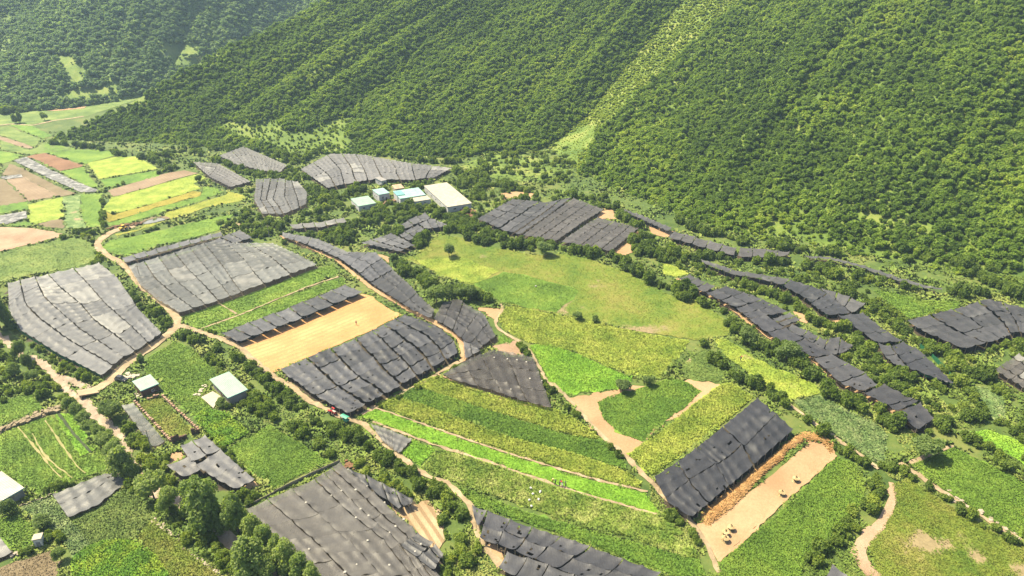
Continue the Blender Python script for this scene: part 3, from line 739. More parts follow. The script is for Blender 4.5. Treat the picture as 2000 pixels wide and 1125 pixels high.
field("meadow_grass", "yellow meadow wedge left of the shrub belt on the terraces", "F255,845 330,850 420,905 520,970 700,1050 820,1095 I850,125 690,160 640,150 600,120 500,50 430,-10 F330,950", M_YEL, 1.2, .9, .45, .4)
field("grain_crop", "broad green field in the lower right corner above the path", "I1350,512 1480,470 1585,422 1680,470 1990,620 1990,940 1800,830 1600,695 1470,615", M_GREEN, 2.2, .8, .6, .08)
field("meadow_grass", "patchy green field with sandy spots at the lower right", "I1245,625 1330,592 1480,690 1650,800 1990,985 1990,1140 1160,1140 1110,960 1190,860 1265,740", M_MEADOW, 2.2, .8, .5, .62, bscale=9)
path("path", "sandy track sweeping down between the shrubs and the patchy field", "I1240,615 1245,690 1240,745 1190,830 1100,920 1040,990 1080,1060 1160,1140", [1.6, 2.0, 3.2, 3.6], M_PINK, .26, "path", 21)
field("grain_crop", "bright green field at the right edge above the hedge", "I1650,350 1760,325 1990,400 1990,520 1850,440", M_LIME, 1.8, .8, .5)
field("row_crop", "round terraced plot of pale vegetables near the right edge", "I1668,85 1750,90 1855,135 1872,250 1800,272 1720,180", M_PALE, 1.6, .9, .5, .5, rows=(60, 1.7))
field("grain_crop", "bright green plot between the terrace nets", "F1140,580 1250,600 1420,640 1620,645 1600,690 1440,725 1310,745 1220,660", M_GREEN, 1.8, .9, .8)
field("meadow_grass", "small yellow green grass patch in the terrace hedges", "F-20,430 60,450 125,492 60,512 -20,500", M_YEL, 1.0, .8, .4)
field("meadow_grass", "light grassy toe of the ravine below the forest edge", "B690,915 780,880 900,850 1060,865 1230,880 1320,960 1260,1000 1150,990 1000,1000 900,985", M_GRASS, .9, .8, .4); FIELD_POLYS.pop()
# bottom left
field("grain_crop", "green plot above the earth bank left of the bridge", "G-30,182 90,145 172,126 215,165 240,205 120,250 -30,305", M_GREEN, 2.2, .7, .5)
field("bean_crop", "large dark green bean plot with yellow bare lines below the bank", "G-30,345 60,320 180,275 293,243 368,360 448,470 524,455 500,400 600,460 622,535 480,580 380,612 190,690 150,625 -30,565", M_GREEN, 2.2, .7, .5, .34, bscale=8, rows=(-58, 2.2))
field("grain_crop", "bright lime strip split by a dark drain in the bean plot", "G295,242 400,238 425,290 520,450 450,468 370,360", M_LIME, 2.0, .7, .5, off=.26)
field("cabbage_crop", "rough leafy plot between the white roofed shed and the wrinkled net", "G100,745 290,690 375,812 480,925 500,960 400,1015 330,900 200,830", M_PALE, 2.4, .9, .7, .1)
field("potato_crop", "mixed green plot below the wrinkled net", "G380,815 560,740 705,640 770,700 830,805 740,925 560,930 500,950", M_DULL, 2.4, .9, .7, .12)
field("vegetable_crop", "tawny green plot left of the stone line at the bottom", "G745,928 832,808 1000,940 1200,1115 1180,1160 950,1160 870,1030", M_MEADOW, 2.4, .9, .6, .25)
field("leafy_crop", "vivid deep green round topped plot at the bottom left", "G395,1035 470,970 560,938 650,925 740,932 860,1022 950,1160 410,1160", M_VIVID, 3.0, .9, .8)
field("bare_field", "dry tan plot in the bottom left corner", "G-30,1090 140,1030 290,985 320,1060 300,1160 -30,1160", M_OLIVE, 1.0, .7, .35, kind="stuff", cat="field")
field("pasture", "lush grass plot left of the white pillar", "G-30,815 100,800 180,832 205,930 130,1000 72,990 40,930 -30,905", M_GREEN, 2.0, .9, .6)
field("pasture", "overgrown yard inside the broken brick walls", "G745,190 830,150 890,150 1060,330 1040,345 945,385 840,290", M_MEADOW, 2.2, .8, .5, .3, bscale=6)
field("leafy_crop", "bright yellow green leafy plot behind the mint roofed house", "G1070,255 1130,205 1250,235 1370,345 1220,425 1130,330", M_VIVID, 2.6, 1.0, 1.1)
field("grain_crop", "square green plot between the small net and the track hedge", "G1245,432 1430,325 1480,300 1560,340 1800,495 1500,652", M_GREEN, 2.2, .7, .45, .3, bscale=6)
field("pasture", "grassy rise between the road and the two houses", "D800,965 960,865 1050,900 1220,1045 G1240,15 1150,50 1140,100 1100,130 1170,200 1060,240 900,120 880,60 800,10", M_GREEN, 2.2, .8, .55, .2)

# bare soil left open beside the nets
M_FURROW = ground_mat("furrowed stubble soil", [(.25, .175, .095), (.31, .225, .13), (.37, .28, .17)], .08, 1.2, rows=(math.radians(-32), 2.2, (.17, .11, .055), .7), bump=.8)
for lab, s in (("furrowed tan stubble right of the large brown grey net", "L1300,520 1500,500 1600,450 1700,520 1790,640 1790,800 1760,900 1640,900 1450,640"),
               ("tan soil strip at the head of the lowest net", "H765,750 800,900 860,950 950,985 905,1085 880,1060 830,960 790,900 755,790"),
               ("small tan soil patch above the torn net's left panel", "G885,478 990,440 1010,480 925,520"),
               ("tan soil patch at the lower right of the torn net", "G1330,640 1400,600 1440,630 1360,665"),
               ("sandy patch at the lower end of the tree clump by the snaking net", "E790,678 870,682 930,688 920,720 885,745 850,720"),
               ("sandy corner by the middle bend of the snaking net", "E245,385 300,395 315,425 300,435"),
               ("sandy notch in the right part of the wide net roof", "E1455,178 1490,135 1530,132 1555,190 1500,200"),
               ("sandy ground beside the right corner of the wide net roof", "E1640,300 1685,250 1690,300 1600,420 1545,375"),
               ("sandy ground above the dark left part of the wide net roof", "E920,90 930,55 1000,40 1100,50 1125,75 1000,78"),
               ("sandy ground between the ribbon net and the upper terrace net", "E1740,235 1850,258 1880,255 1840,295 1745,275"),
               ("sandy patch behind the loose terrace panels", "F690,700 740,710 790,735 770,770 735,750"),
               ("sandy patch under the neck of the second terrace net", "F895,740 960,738 1010,785 980,790 900,755"),
               ("sandy patch by the square end panel of the terrace net", "F990,870 1060,880 1050,895 1010,905"),
               ("sandy edge in front of the wide right net roof", "F1325,765 1470,835 1620,925 1610,885 1470,815"),
               ("sandy clearing inside the wide right net roof", "F1820,780 1880,755 1930,780 1880,815")):
    field("bare_field", lab, s, M_FURROW if "furrowed" in lab else M_TAN, 0, kind="structure", cat="bare soil", off=.2)
path("path", "tan earth bench along the lower edge of the long lowest terrace net", "F55,518 215,603 380,695 465,765 600,862 740,925 810,965 960,1100 I1075,125 1220,200 1300,270 1385,335", 1.5, M_TAN, .3, "path", 31, .35)

M_DRAIN = ground_mat("dark wet soil", [(.02, .03, .012), (.03, .045, .016), (.045, .06, .02)], .3, 1.2)
path("drain", "dark narrow drain splitting the lime strip in the bean plot", "G325,238 370,300 420,365 470,415 505,452", .7, M_DRAIN, .5, "drain", 40, .1)
M_THIN = ground_mat("dry yellow stubble line", [(.17, .17, .06), (.22, .20, .08), (.27, .23, .11)], .3, 1.5)
for lab, s in (("leftmost dry line across the dark bean plot", "G100,310 150,370 210,440 270,520 340,590"), ("broad dry line through the middle of the dark bean plot", "G180,345 215,420 270,490 330,540 400,590"), ("right dry line across the dark bean plot", "G250,275 310,360 370,450 420,520 470,565")):
    path("dry_strip", lab, s, [.2, .5, .2], M_THIN, .36, "dry strip", 41, .12)
# ------------------------------------------------------------------ shade nets
def net_mat():
    t = NT("shade net"); oi = t.node("ShaderNodeObjectInfo"); tint = t.attr("tint", 'INSTANCER')
    a = t.noise(.35, 4); b = t.noise(2.2, 4)
    w = t.noise(1.0, 2, stretch=(7, .5, 1), rot=.6)
    f = t.val('ADD', t.val('MULTIPLY', a, .5), t.val('ADD', t.val('MULTIPLY', b, .25), t.val('MULTIPLY', w, .25)))
    c = t.ramp(f, [(.36, (.58, .575, .58)), (.52, (.74, .735, .725)), (.66, (.98, .96, .91))])
    n = t.node("ShaderNodeVectorMath"); n.operation = 'MULTIPLY'; t.L(c, n.inputs[0]); t.L(oi.outputs["Color"], n.inputs[1])
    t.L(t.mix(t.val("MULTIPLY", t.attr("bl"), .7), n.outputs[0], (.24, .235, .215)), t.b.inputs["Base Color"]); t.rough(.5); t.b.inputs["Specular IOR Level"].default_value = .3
    t.bump(t.val('ADD', t.noise(1.6, 4), t.val('MULTIPLY', w, .8)), .4, .12)
    tr = t.node("ShaderNodeBsdfTransparent"); mx = t.node("ShaderNodeMixShader")
    t.L(t.val('MULTIPLY', oi.outputs["Alpha"], t.val('ADD', .6, t.val('MULTIPLY', a, .8)), clamp=True), mx.inputs[0])
    t.L(t.b.outputs[0], mx.inputs[1]); t.L(tr.outputs[0], mx.inputs[2]); t.L(mx.outputs[0], t.out.inputs[0])
    return t.m
M_NET = net_mat()
M_CAP = plain("painted sunlit net peak", (.34, .32, .28), .7, .2)  # pale tint painted for the sunlight that raised peaks catch
M_POST = plain("weathered post", (.30, .25, .19), .85, .3)
M_GNET = plain("green fence mesh", (.012, .085, .04), .7, .3, 2)
tb = MB(); tb.tube((0, 0, 0), (0, 0, 1), .055, .05, 6); POST_ME = tb.mesh("post", [M_POST])
NET_POLYS = []

def rails_world(rails, h, n=None):
    R = []
    m = max(len(px(r)) for r in rails); n = n or max(13, m)
    for r in rails:
        q = px(r); q = resample(q, n) if len(q) == 2 else np.array([np.interp(np.linspace(0, 1, n), np.linspace(0, 1, len(q)), q[:, k]) for k in (0, 1)]).T
        R.append(hit(q, h))
    return np.array(R)           # (rails, n, 3)

def net(label, rails, nu, nv, h=2.0, col=(.055, .056, .060), var=.25, alpha=0.0, holes=.5, bleach=0.0, gap=.22, sag=.5, caps=False, seed=0, bleach_col=(.30, .29, .26), post=4.6, name="shade_net", cross=.38, white=(), patch=.25):
    """net roof of nu x nv cloth panels stretched over posts; rails run along v, u goes across them"""
    r = np.random.default_rng(seed + 900); R = rails_world(rails, h); k, n = R.shape[:2]
    def S(u, v):                 # u, v arrays in 0..1 -> world (plan position), bilinear across rails
        a = np.clip(u, 0, 1) * (k - 1); i = np.minimum(a.astype(int), k - 2); f = (a - i)[..., None]
        b = np.clip(v, 0, 1) * (n - 1); j = np.minimum(b.astype(int), n - 2); e = (b - j)[..., None]
        return (R[i, j] * (1 - e) + R[i, j + 1] * e) * (1 - f) + (R[i + 1, j] * (1 - e) + R[i + 1, j + 1] * e) * f
    edge = np.concatenate([R[0], R[1:, -1], R[-1, ::-1][1:], R[::-1, 0][1:]]); NET_POLYS.append(edge[:, :2])
    c = S(np.array([.5]), np.array([.5]))[0]; root = empty(name, (c[0], c[1], g(c[0], c[1])))
    tag(root, label, "shade net", "black shade net roofs over the crops")
    U = np.linspace(0, 1, nu + 1); Vv = np.linspace(0, 1, nv + 1)
    UJ = np.repeat(U[:, None], nv + 1, 1); VJ = np.repeat(Vv[None, :], nu + 1, 0)
    if nu > 1: UJ[1:-1] += r.normal(size=(nu - 1, nv + 1)) * .04 / nu
    VJ = VJ + 0
    if nv > 1: VJ[:, 1:-1] += r.normal(size=(nu + 1, nv - 1)) * .06 / nv
    slip = r.normal(size=(nu, nv + 1)) * .08 / nv; slip[:, 0] = slip[:, -1] = 0
    opn = r.random((nu, nv + 1)) < cross          # cross seams that gape; the rest are sewn tight
    for i in range(nu):
        for j in range(nv):
            A = S(np.array([UJ[i, j]]), np.array([VJ[i, j]]))[0]; B = S(np.array([UJ[i + 1, j]]), np.array([VJ[i + 1, j]]))[0]; D = S(np.array([UJ[i, j + 1]]), np.array([VJ[i, j + 1]]))[0]
            lu, lv = np.linalg.norm(B - A), np.linalg.norm(D - A)
            a = max(6, min(34, int(lu / .62))); b = max(6, min(34, int(lv / .62)))
            p, q = np.meshgrid(np.linspace(0, 1, a + 1), np.linspace(0, 1, b + 1), indexing='ij')
            # gap between neighbouring cloths, wider in places
            gu = 1.25 * gap * (.3 + 1.2 * vnoise(q * lv / 5, q * 0 + i * 7.1, seed + j)) / max(lu, 1); gv = (1.25 * gap * .8 * np.where(q < .5, opn[i, j], opn[i, j + 1]) + .012)  * (.3 + 1.2 * vnoise(p * lu / 5, p * 0 + j * 5.3, seed + i + 40)) / max(lv, 1)
            pu = p * (1 - 2 * gu) + gu; qv = q * (1 - 2 * gv) + gv
            u = (UJ[i, j] * (1 - pu) + UJ[i + 1, j] * pu) * (1 - qv) + (UJ[i, j + 1] * (1 - pu) + UJ[i + 1, j + 1] * pu) * qv
            v0 = VJ[i, j] * (1 - pu) + VJ[i + 1, j] * pu + slip[i, j]; v1 = VJ[i, j + 1] * (1 - pu) + VJ[i + 1, j + 1] * pu + slip[i, j + 1]
            v = v0 * (1 - qv) + v1 * qv
            P = S(u, v)
            kx = max(1, round(lu / post)); ky = max(1, round(lv / post))
            fx = np.abs(p * kx - np.round(p * kx)) * lu / kx; fy = np.abs(q * ky - np.round(q * ky)) * lv / ky
            d = np.hypot(fx, fy)
            z = .52 * np.exp(-d / .6) + .05 * np.exp(-fy / .6) + .03 * np.exp(-fx / .6)
            z -= sag * .24 * np.clip(np.minimum(fx * 2 * kx / lu, 1), 0, 1) * np.clip(np.minimum(fy * 2 * ky / lv, 1), 0, 1)
            z += (fbm(P[..., 0] / 3.4, P[..., 1] / 3.4, seed + 3) - .5) * .17 + (fbm(P[..., 0] / 1.1 + P[..., 1] / 3.0, P[..., 1] / 1.4, seed + 5) - .5) * .10
            z += .16 * (vnoise(p * lu / 1.1 + seed, q * lv / 7 + i * 3 + j, seed + 7) - .5) + .10 * (vnoise(P[..., 0] / .9, P[..., 1] / .9, seed + 8) - .5)
            ed = np.minimum(np.minimum(p, 1 - p) * lu, np.minimum(q + 9 * (not opn[i, j]), 1 - q + 9 * (not opn[i, j + 1])) * lv); z -= .16 * np.exp(-ed / .35)
            z += r.normal() * .02 + (.09 if i % 2 else -.06) * (nu > 2)
            P[..., 2] += z
            bl = np.clip((fbm(P[..., 0] / 4.5, P[..., 1] / 4.5, seed + 21) - .70) * 7, 0, 1) * patch  # uneven sheen highlights put into the cloth colour, scaled by patch
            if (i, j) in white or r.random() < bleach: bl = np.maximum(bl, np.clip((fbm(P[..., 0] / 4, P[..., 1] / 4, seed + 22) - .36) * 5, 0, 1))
            inner = (p > 0) & (p < 1) & (q > 0) & (q < 1); P[..., :2] += ((r.random(P.shape[:2] + (2,)) - .5) * .16) * inner[..., None]
            P -= np.array(root.location)
            I = np.arange((a + 1) * (b + 1)).reshape(a + 1, b + 1); F = np.stack([I[:-1, :-1], I[1:, :-1], I[1:, 1:], I[:-1, 1:]], -1)
            keep = np.ones((a, b), bool)
            for _ in range(r.poisson(holes)):
                hx, hy = r.integers(1, max(2, a - 1)), r.integers(1, max(2, b - 1)); keep[hx, hy] = False
                if r.random() < .5: keep[min(a - 1, hx + r.integers(0, 2)), min(b - 1, hy + r.integers(0, 2))] = False
            if R.shape and float(np.cross((B - A)[:2], (D - A)[:2])) < 0: F = F[..., ::-1]
            Vm = P.reshape(-1, 3); fs = [F[keep]]; mi = [0] * int(keep.sum()); bleach_sheen_v = bl.ravel()
            if caps:
                cv = []; cf = []
                for x in range(1, kx + 1):
                    for y in range(1, ky):
                        if r.random() < .25: continue
                        m = Vm[I[min(a, round(x * a / kx)), min(b, round(y * b / ky))]]; base = len(Vm) + len(cv); s = .16 + .12 * r.random()
                        cv += [m + (-s, -s, -.02), m + (s, -s, -.02), m + (s, s, -.02), m + (-s, s, -.02), m + (0, 0, .28)]
                        cf += [(base, base + 1, base + 4), (base + 1, base + 2, base + 4), (base + 2, base + 3, base + 4), (base + 3, base, base + 4)]
                if cv: Vm = np.r_[Vm, cv]; bleach_sheen_v = np.r_[bleach_sheen_v, np.zeros(len(cv))]; fs.append(np.array(cf)); mi += [1] * len(cf)
            o = link("net_panel", mesh_np("net_panel", Vm, fs, [M_NET, M_CAP], dict(bl=bleach_sheen_v), matidx=mi, smooth=True), root)
            m = 1 + var * (r.random() * 2 - 1)
            cc = np.array(col) * m
            o.color = (*cc, alpha * (.5 + r.random()))
    # posts round the edge
    ring = np.r_[edge, edge[:1]]; L = np.linalg.norm(np.diff(ring, axis=0), axis=1).sum(); m = min(72, int(L / post))
    for p in resample(ring, m + 1)[:-1]:
        gz = float(g(p[0], p[1])); o = link("post", POST_ME, root, Vector((p[0], p[1], gz)) - root.location); o.scale = (1, 1, p[2] - gz + .12)
    return root

N = net
GREY = (.10, .10, .105); BLK = (.034, .035, .041); PATCH = (.145, .15, .144); BRN = (.068, .062, .058)
N("large leftmost net roof with white bleached and painted sheen patches beside the winding road", ["D38,545 45,690 110,800 310,925 560,1050", "D165,515 200,620 400,800 660,962", "D290,488 420,600 600,770 765,905", "D548,430 645,510 735,640 750,668 890,815"], 5, 5, 2.1, (.145, .146, .148), .22, .12, .1, 0, .2, patch=.8, seed=1, bleach_col=(.40, .385, .35), white=((2, 1), (3, 1), (2, 0), (3, 3), (4, 0)))
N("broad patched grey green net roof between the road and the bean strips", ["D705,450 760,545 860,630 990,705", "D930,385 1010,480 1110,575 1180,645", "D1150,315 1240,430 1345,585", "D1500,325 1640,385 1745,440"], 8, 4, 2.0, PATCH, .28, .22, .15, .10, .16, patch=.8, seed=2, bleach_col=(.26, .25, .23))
N("crumpled small net at the top end of the patched net roof", ["D1155,312 1235,345", "D1320,252 1388,290"], 3, 1, 2.0, GREY, .35, .05, .6, .3, .3, seed=3)
N("narrow dark net strip along the top of the patched net roof", ["D668,405 690,430", "D950,330 960,352", "D1215,262 1226,282"], 9, 1, 2.2, GREY, .25, 0, 0, 0, .12, .25, seed=4)
N("narrow black net strip along the top edge of the golden straw field", ["D1215,818 1310,866", "D1545,695 1628,748", "E70,553 167,590"], 9, 1, 2.3, (.075, .076, .082), .4, 0, .3, 0, .2, .4, seed=5)
N("torn black net roof in long strips just below the golden straw field", ["D1535,1020 G1690,110 1910,238", "E185,820 300,950 430,1075", "E400,715 500,745 600,790 665,850 690,925"], 7, 5, 2.1, (.055, .056, .063), .35, .02, .9, 0, .34, .75, seed=6, bleach_col=(.2, .2, .2))
N("upper end of the long net snaking along the tan path", ["D1552,262 1548,286", "D1750,300 1722,343", "D1922,378 1852,402"], 5, 1, 2.0, GREY, .2, .05, .1, 0, .12, .3, seed=7)
N("wide middle bend of the long snaking net with a pale shiny patch", ["E85,372 25,398", "E235,376 125,470", "E330,466 205,536"], 3, 2, 2.0, (.085, .086, .095), .25, .03, .1, 0, .15, .35, patch=.6, seed=8)
N("smooth dark stretch of the long snaking net beside the tree clump", ["E330,470 206,540", "E412,545 330,622", "E520,655 435,690", "E560,690 540,738"], 4, 2, 2.0, (.062, .062, .066), .2, .12, .1, 0, .12, .3, seed=9)
N("lower broad stretch of the long snaking net ending by the footpath", ["E602,650 552,738", "E690,632 640,788", "E830,715 720,858", "E895,835 800,905"], 5, 3, 2.0, (.062, .060, .062), .2, .15, .1, 0, .14, .3, seed=10)
N("small corner net tucked below the long snaking net", ["E715,850 725,962", "E800,905 812,915"], 2, 2, 1.8, GREY, .2, .1, .2, 0, .15, seed=11)
N("triangular brown net with bright pole tips below the stony patch", ["E598,1043 H645,42", "E740,968 H850,98", "E880,905 H1030,158", "E1105,955 H1203,203"], 4, 3, 1.6 , BRN, .15, .22, 0, 0, .08, .45, True, 12)
N("large brown grey net roof with bright pole tips beside the poplars", ["G1350,760 1600,980 1880,1270", "L620,260 940,570 1240,810 1450,1080 1560,1200", "L850,110 1180,400 1340,560 1520,700 1640,1000 1760,1150"], 6, 5, 1.9, (.118, .111, .104), .14, .18, .02, 0, .09, .4, True, 13, cross=.14)
N("holed black net strip at the top right of the large brown grey net", ["L905,150 960,215", "L1130,240 1180,390", "L1290,320 1370,520", "L1500,440 1505,470"], 4, 1, 2.2, (.07, .07, .074), .25, 0, 1.6, .1, .2, .5, seed=14)
N("sagging grey flap at the lower right corner of the large brown grey net", ["L1535,740 1380,850", "L1700,840 1530,960", "L1780,940 1690,1080"], 2, 3, 2.4, (.075, .075, .078), .3, 0, .2, .2, .2, .8, seed=15)
N("long smooth black net at the bottom centre with scattered holes", ["H850,768 805,918", "H1100,862 1005,990", "H1400,962 1230,1085", "H1810,1112 1640,1230"], 6, 2, 2.3, (.048, .049, .057), .15, 0, 1.5, 0, .12, .35, seed=16)
N("short end flap of the long smooth black net at the bottom centre", ["H765,738 775,800", "H848,768 797,855"], 1, 1, 2.2, GREY, .1, 0, .5, 0, .1, seed=17)
N("black net cut off by the bottom edge below the long smooth one", ["H958,990 905,1078", "H1180,1065 1110,1190", "H1500,1180 1430,1300"], 4, 1, 2.2, (.062, .063, .07), .2, 0, .8, 0, .15, seed=18)
N("taut black net of eight panels beside the straw pile", ["H1765,578 I10,720 140,806", "I100,475 190,590 270,700", "I235,366 360,470 425,568", "I505,148 600,228 702,323"], 4, 2, 2.3, BLK, .15, 0, 2.2, 0, .12, .6, cross=1, seed=19, post=3.8, bleach_col=(.2, .2, .2))
N("dark left part of the wide net roof near the factory sheds", ["E790,188 885,135 985,82", "E945,256 1060,180 1170,100", "E1028,276 1190,165 1312,72"], 5, 4, 2.0, (.07, .069, .073), .25, .02, .1, 0, .3, .4, seed=20)
N("brownish middle part of the wide net roof near the factory sheds", ["E1040,278 1195,165 1322,74", "E1228,313 1380,205 1488,140"], 4, 5, 2.0, (.088, .082, .079), .18, .1, .05, 0, .16, .35, seed=21)
N("brownish right part of the wide net roof beside the sandy notch", ["E1250,315 1395,215 1452,182", "E1530,366 1610,300 1682,240"], 5, 4, 2.0, (.088, .082, .079), .18, .1, .05, 0, .16, .35, seed=22)
N("long pale grey net roof at the foot of the middle hill", ["A1652,930 1800,1033", "A1815,845 1890,930 B75,1010", "B165,850 230,985", "B400,893 440,990", "B655,922 565,972"], 9, 3, 2.0, (.15, .147, .147), .18, .05, .05, .08, .3, .4, seed=23)
N("pale grey net roof below the forest edge, farthest of all", ["A1205,855 1290,900", "A1340,806 1425,935", "A1575,908 1542,945"], 4, 3, 2.0, (.15, .147, .142), .15, .12, 0, .08, .12, .35, seed=24)
N("brown and white striped net curving above the yellow grain field", ["A1062,890 1100,925", "A1200,900 1146,968", "A1378,998 1262,1028"], 4, 3, 1.8, (.145, .138, .132), .2, .15, 0, .2, .12, .35, seed=25)
N("square grey net roof of many narrow strips left of the small shed", ["A1405,985 D1395,85 1440,163", "A1530,980 D1500,80 1560,163", "A1640,1000 D1690,45 1685,108"], 6, 4, 2.0, (.14, .14, .138), .25, .2, .05, .12, .22, .45, seed=26)
N("narrow pale net strip in the shrubs below the factory sheds", ["D1590,222 1612,244", "D1760,208 1765,235", "D1890,185 1908,206"], 5, 1, 2.0, (.14, .137, .132), .25, .05, .2, .15, .15, seed=27)
N("upper left piece of the zigzag net below the factory sheds", ["S800,850 872,905", "S1130,690 1200,765"], 3, 1, 2.1, (.09, .09, .094), .2, 0, .5, 0, .2, seed=28)
N("right pointed piece of the zigzag net below the factory sheds", ["S1045,842 1135,903", "S1205,772 1255,898", "S1410,850 1400,868"], 3, 1, 2.1, (.09, .09, .094), .2, 0, .3, 0, .2, seed=29)
N("middle piece of the zigzag net between the shrubs", ["S785,985 925,1060", "S1035,853 1120,905"], 3, 2, 2.1, (.09, .09, .094), .2, 0, .3, 0, .2, seed=30)
N("lowest crumpled piece of the zigzag net beside the round shrubs", ["E155,322 E365,368", "E322,268 455,332"], 3, 3, 2.0, (.105, .105, .11), .3, 0, .4, .2, .25, .5, seed=31)
N("ribbon like net at the foot of the right hill by the sandy notch", ["E1605,136 1597,150", "E1730,186 1722,206", "E1862,240 1842,260"], 4, 1, 2.0, (.08, .079, .08), .15, 0, .2, 0, .1, .3, seed=32)
N("upper terrace net under the forest edge, left half", ["F45,260 12,290", "F200,300 178,340", "F390,350 375,392"], 5, 1, 2.1, (.092, .088, .088), .15, 0, .4, 0, .14, .35, seed=33)
N("upper terrace net under the forest edge, right half", ["F408,350 397,398", "F555,358 560,402", "F682,374 668,392"], 4, 1, 2.1, (.092, .088, .088), .15, 0, .4, 0, .14, .35, seed=34)
N("thin ribbon start of the second terrace net", ["F195,413 205,430", "F360,467 350,492", "F530,497 520,520", "F680,524 642,554"], 6, 1, 2.1, (.085, .084, .086), .12, 0, .2, 0, .08, .3, seed=35)
N("broad black part of the second terrace net with green side mesh", ["F684,526 645,556", "F835,572 768,628", "F930,630 830,680", "F1015,708 890,720"], 4, 1, 2.3, (.05, .051, .057), .12, 0, .6, 0, .1, .3, seed=36)
N("jagged back row of panels behind the second terrace net", ["F848,570 872,592", "F985,608 960,660", "F1105,655 1030,708"], 3, 1, 2.3, (.09, .089, .09), .25, 0, .4, 0, .25, .5, seed=37)
N("dark neck of the second terrace net above the curved hedge", ["J740,445 545,465", "J880,560 700,570", "J1050,665 850,675"], 3, 1, 2.3, (.05, .051, .057), .12, 0, .8, 0, .1, .3, seed=38)
N("wide lower tail of the second terrace net narrowing to a point", ["J1055,668 960,705", "J1180,740 1040,810", "J1300,850 1110,880", "J1455,1000 1370,980"], 4, 1, 2.3, (.047, .048, .055), .12, 0, .8, 0, .1, .35, seed=39)
N("short front row of panels below the lower tail of the second terrace net", ["J955,705 858,680", "J1010,775 900,775", "J1085,865 990,850"], 2, 1, 2.2, (.07, .07, .075), .15, 0, .6, 0, .15, seed=40)
N("thin uppermost ribbon net crossing the grassy slope", ["F765,392 775,402", "F900,402 905,414", "F1100,450 1098,466", "F1250,500 1245,518", "F1400,550 1395,562", "F1520,577 1515,584"], 10, 1, 1.8, (.09, .09, .092), .12, 0, .1, 0, .08, .25, seed=41)
N("top pair of panels of the long lowest terrace net", ["F135,495 65,515", "F200,530 140,555", "F275,562 215,595"], 3, 1, 2.2, (.085, .083, .086), .15, 0, .6, 0, .2, .4, seed=42)
N("two row upper part of the long lowest terrace net", ["F328,560 217,596", "F530,632 385,680", "F672,702 458,738"], 4, 2, 2.2, (.06, .06, .066), .16, 0, .7, 0, .2, .4, seed=43)
N("middle part of the long lowest terrace net above the bushy bank", ["F550,715 456,738", "F700,812 600,850", "F830,885 735,915", "F920,932 815,952"], 4, 1, 2.2, (.052, .052, .059), .14, 0, .9, 0, .16, .35, seed=44)
N("loose panels behind the middle of the long lowest terrace net", ["F680,705 582,735", "F742,748 650,782"], 2, 1, 2.2, (.08, .08, .084), .25, 0, .5, .1, .3, seed=45)
N("back row of the long lowest terrace net with a square end panel", ["F692,768 668,792", "F800,815 770,850", "F870,855 830,890", "F945,842 932,940", "F1030,888 1000,912"], 5, 1, 2.2, (.075, .074, .078), .15, 0, .5, 0, .18, seed=46)
N("lower middle part of the long lowest terrace net", ["F908,932 812,954", "F1100,1042 955,1090", "I1165,78 1078,112"], 4, 1, 2.2, (.066, .066, .072), .12, 0, 1.0, 0, .14, .35, seed=47)
N("dark bottom end of the long lowest terrace net", ["I1198,70 1085,118", "I1360,155 1222,190", "I1390,165 1265,225", "I1475,262 1388,325"], 3, 1, 2.2, (.05, .05, .056), .12, 0, 1.0, 0, .14, .35, seed=48)
N("wide black net roof at the right edge with posts along its front", ["J1080,505 1230,600 1530,725", "J1380,435 1560,520 1790,660", "J1700,338 1850,470 1935,595", "J2060,420 2030,500 2010,600"], 5, 3, 2.5, (.063, .063, .068), .2, 0, .6, .0, .3, .6, seed=49)
N("brown weathered net cut off by the right edge of the picture", ["J1770,890 2010,1040", "J1960,765 2200,900"], 4, 4, 1.9, (.12, .112, .104), .2, .12, 0, .2, .15, seed=50)
N("flat greenish net lying between the brick walls and the tree belt", ["G668,190 838,418", "G735,178 908,388"], 1, 4, .9, (.115, .125, .115), .1, .3, .1, 0, .03, .12, seed=51)
N("pale upper panel of the torn net by the ruined brick walls", ["G990,415 1050,500", "G1130,352 1218,430"], 2, 1, 2.2, (.15, .15, .155), .15, 0, 1.5, .5, .12, .45, seed=52, bleach_col=(.25, .25, .25))
N("left panel of the torn net half hidden by the big poplar", ["G915,520 1010,585", "G1042,472 1110,540"], 1, 1, 2.2, (.085, .085, .09), .1, 0, 2, 0, .1, .45, seed=53)
N("lower panels of the torn net next to the square green plot", ["G1075,520 1180,590 1290,650", "G1215,432 1310,515 1408,595"], 1, 2, 2.3, (.12, .12, .125), .12, 0, 2.2, 0, .15, .45, seed=54)
N("wrinkled grey net lying over a plot below the bean field", ["G290,682 378,808", "G450,615 540,735", "G610,550 706,604"], 1, 2, 1.0, (.12, .122, .12), .08, .08, .2, 0, .02, .9, seed=55, post=3.2)
N("corner of a pale grey net at the left edge near the bottom", ["G-60,905 -60,1050", "G5,918 72,998"], 1, 1, .9, (.19, .185, .18), .1, .05, 0, 0, .05, .6, seed=56)
N("small flat grey net between the two lime plots", ["H205,288 280,392", "H330,330 330,430", "H436,375 366,450"], 2, 1, .8, (.14, .14, .138), .1, .25, 0, .1, .05, .4, seed=57, post=3.0)
N("tip of a dark net poking in at the bottom right", ["I915,1062 870,1150", "I1000,1130 960,1190"], 1, 1, 1.6, (.07, .07, .078), .1, 0, 0, 0, .1, seed=58)

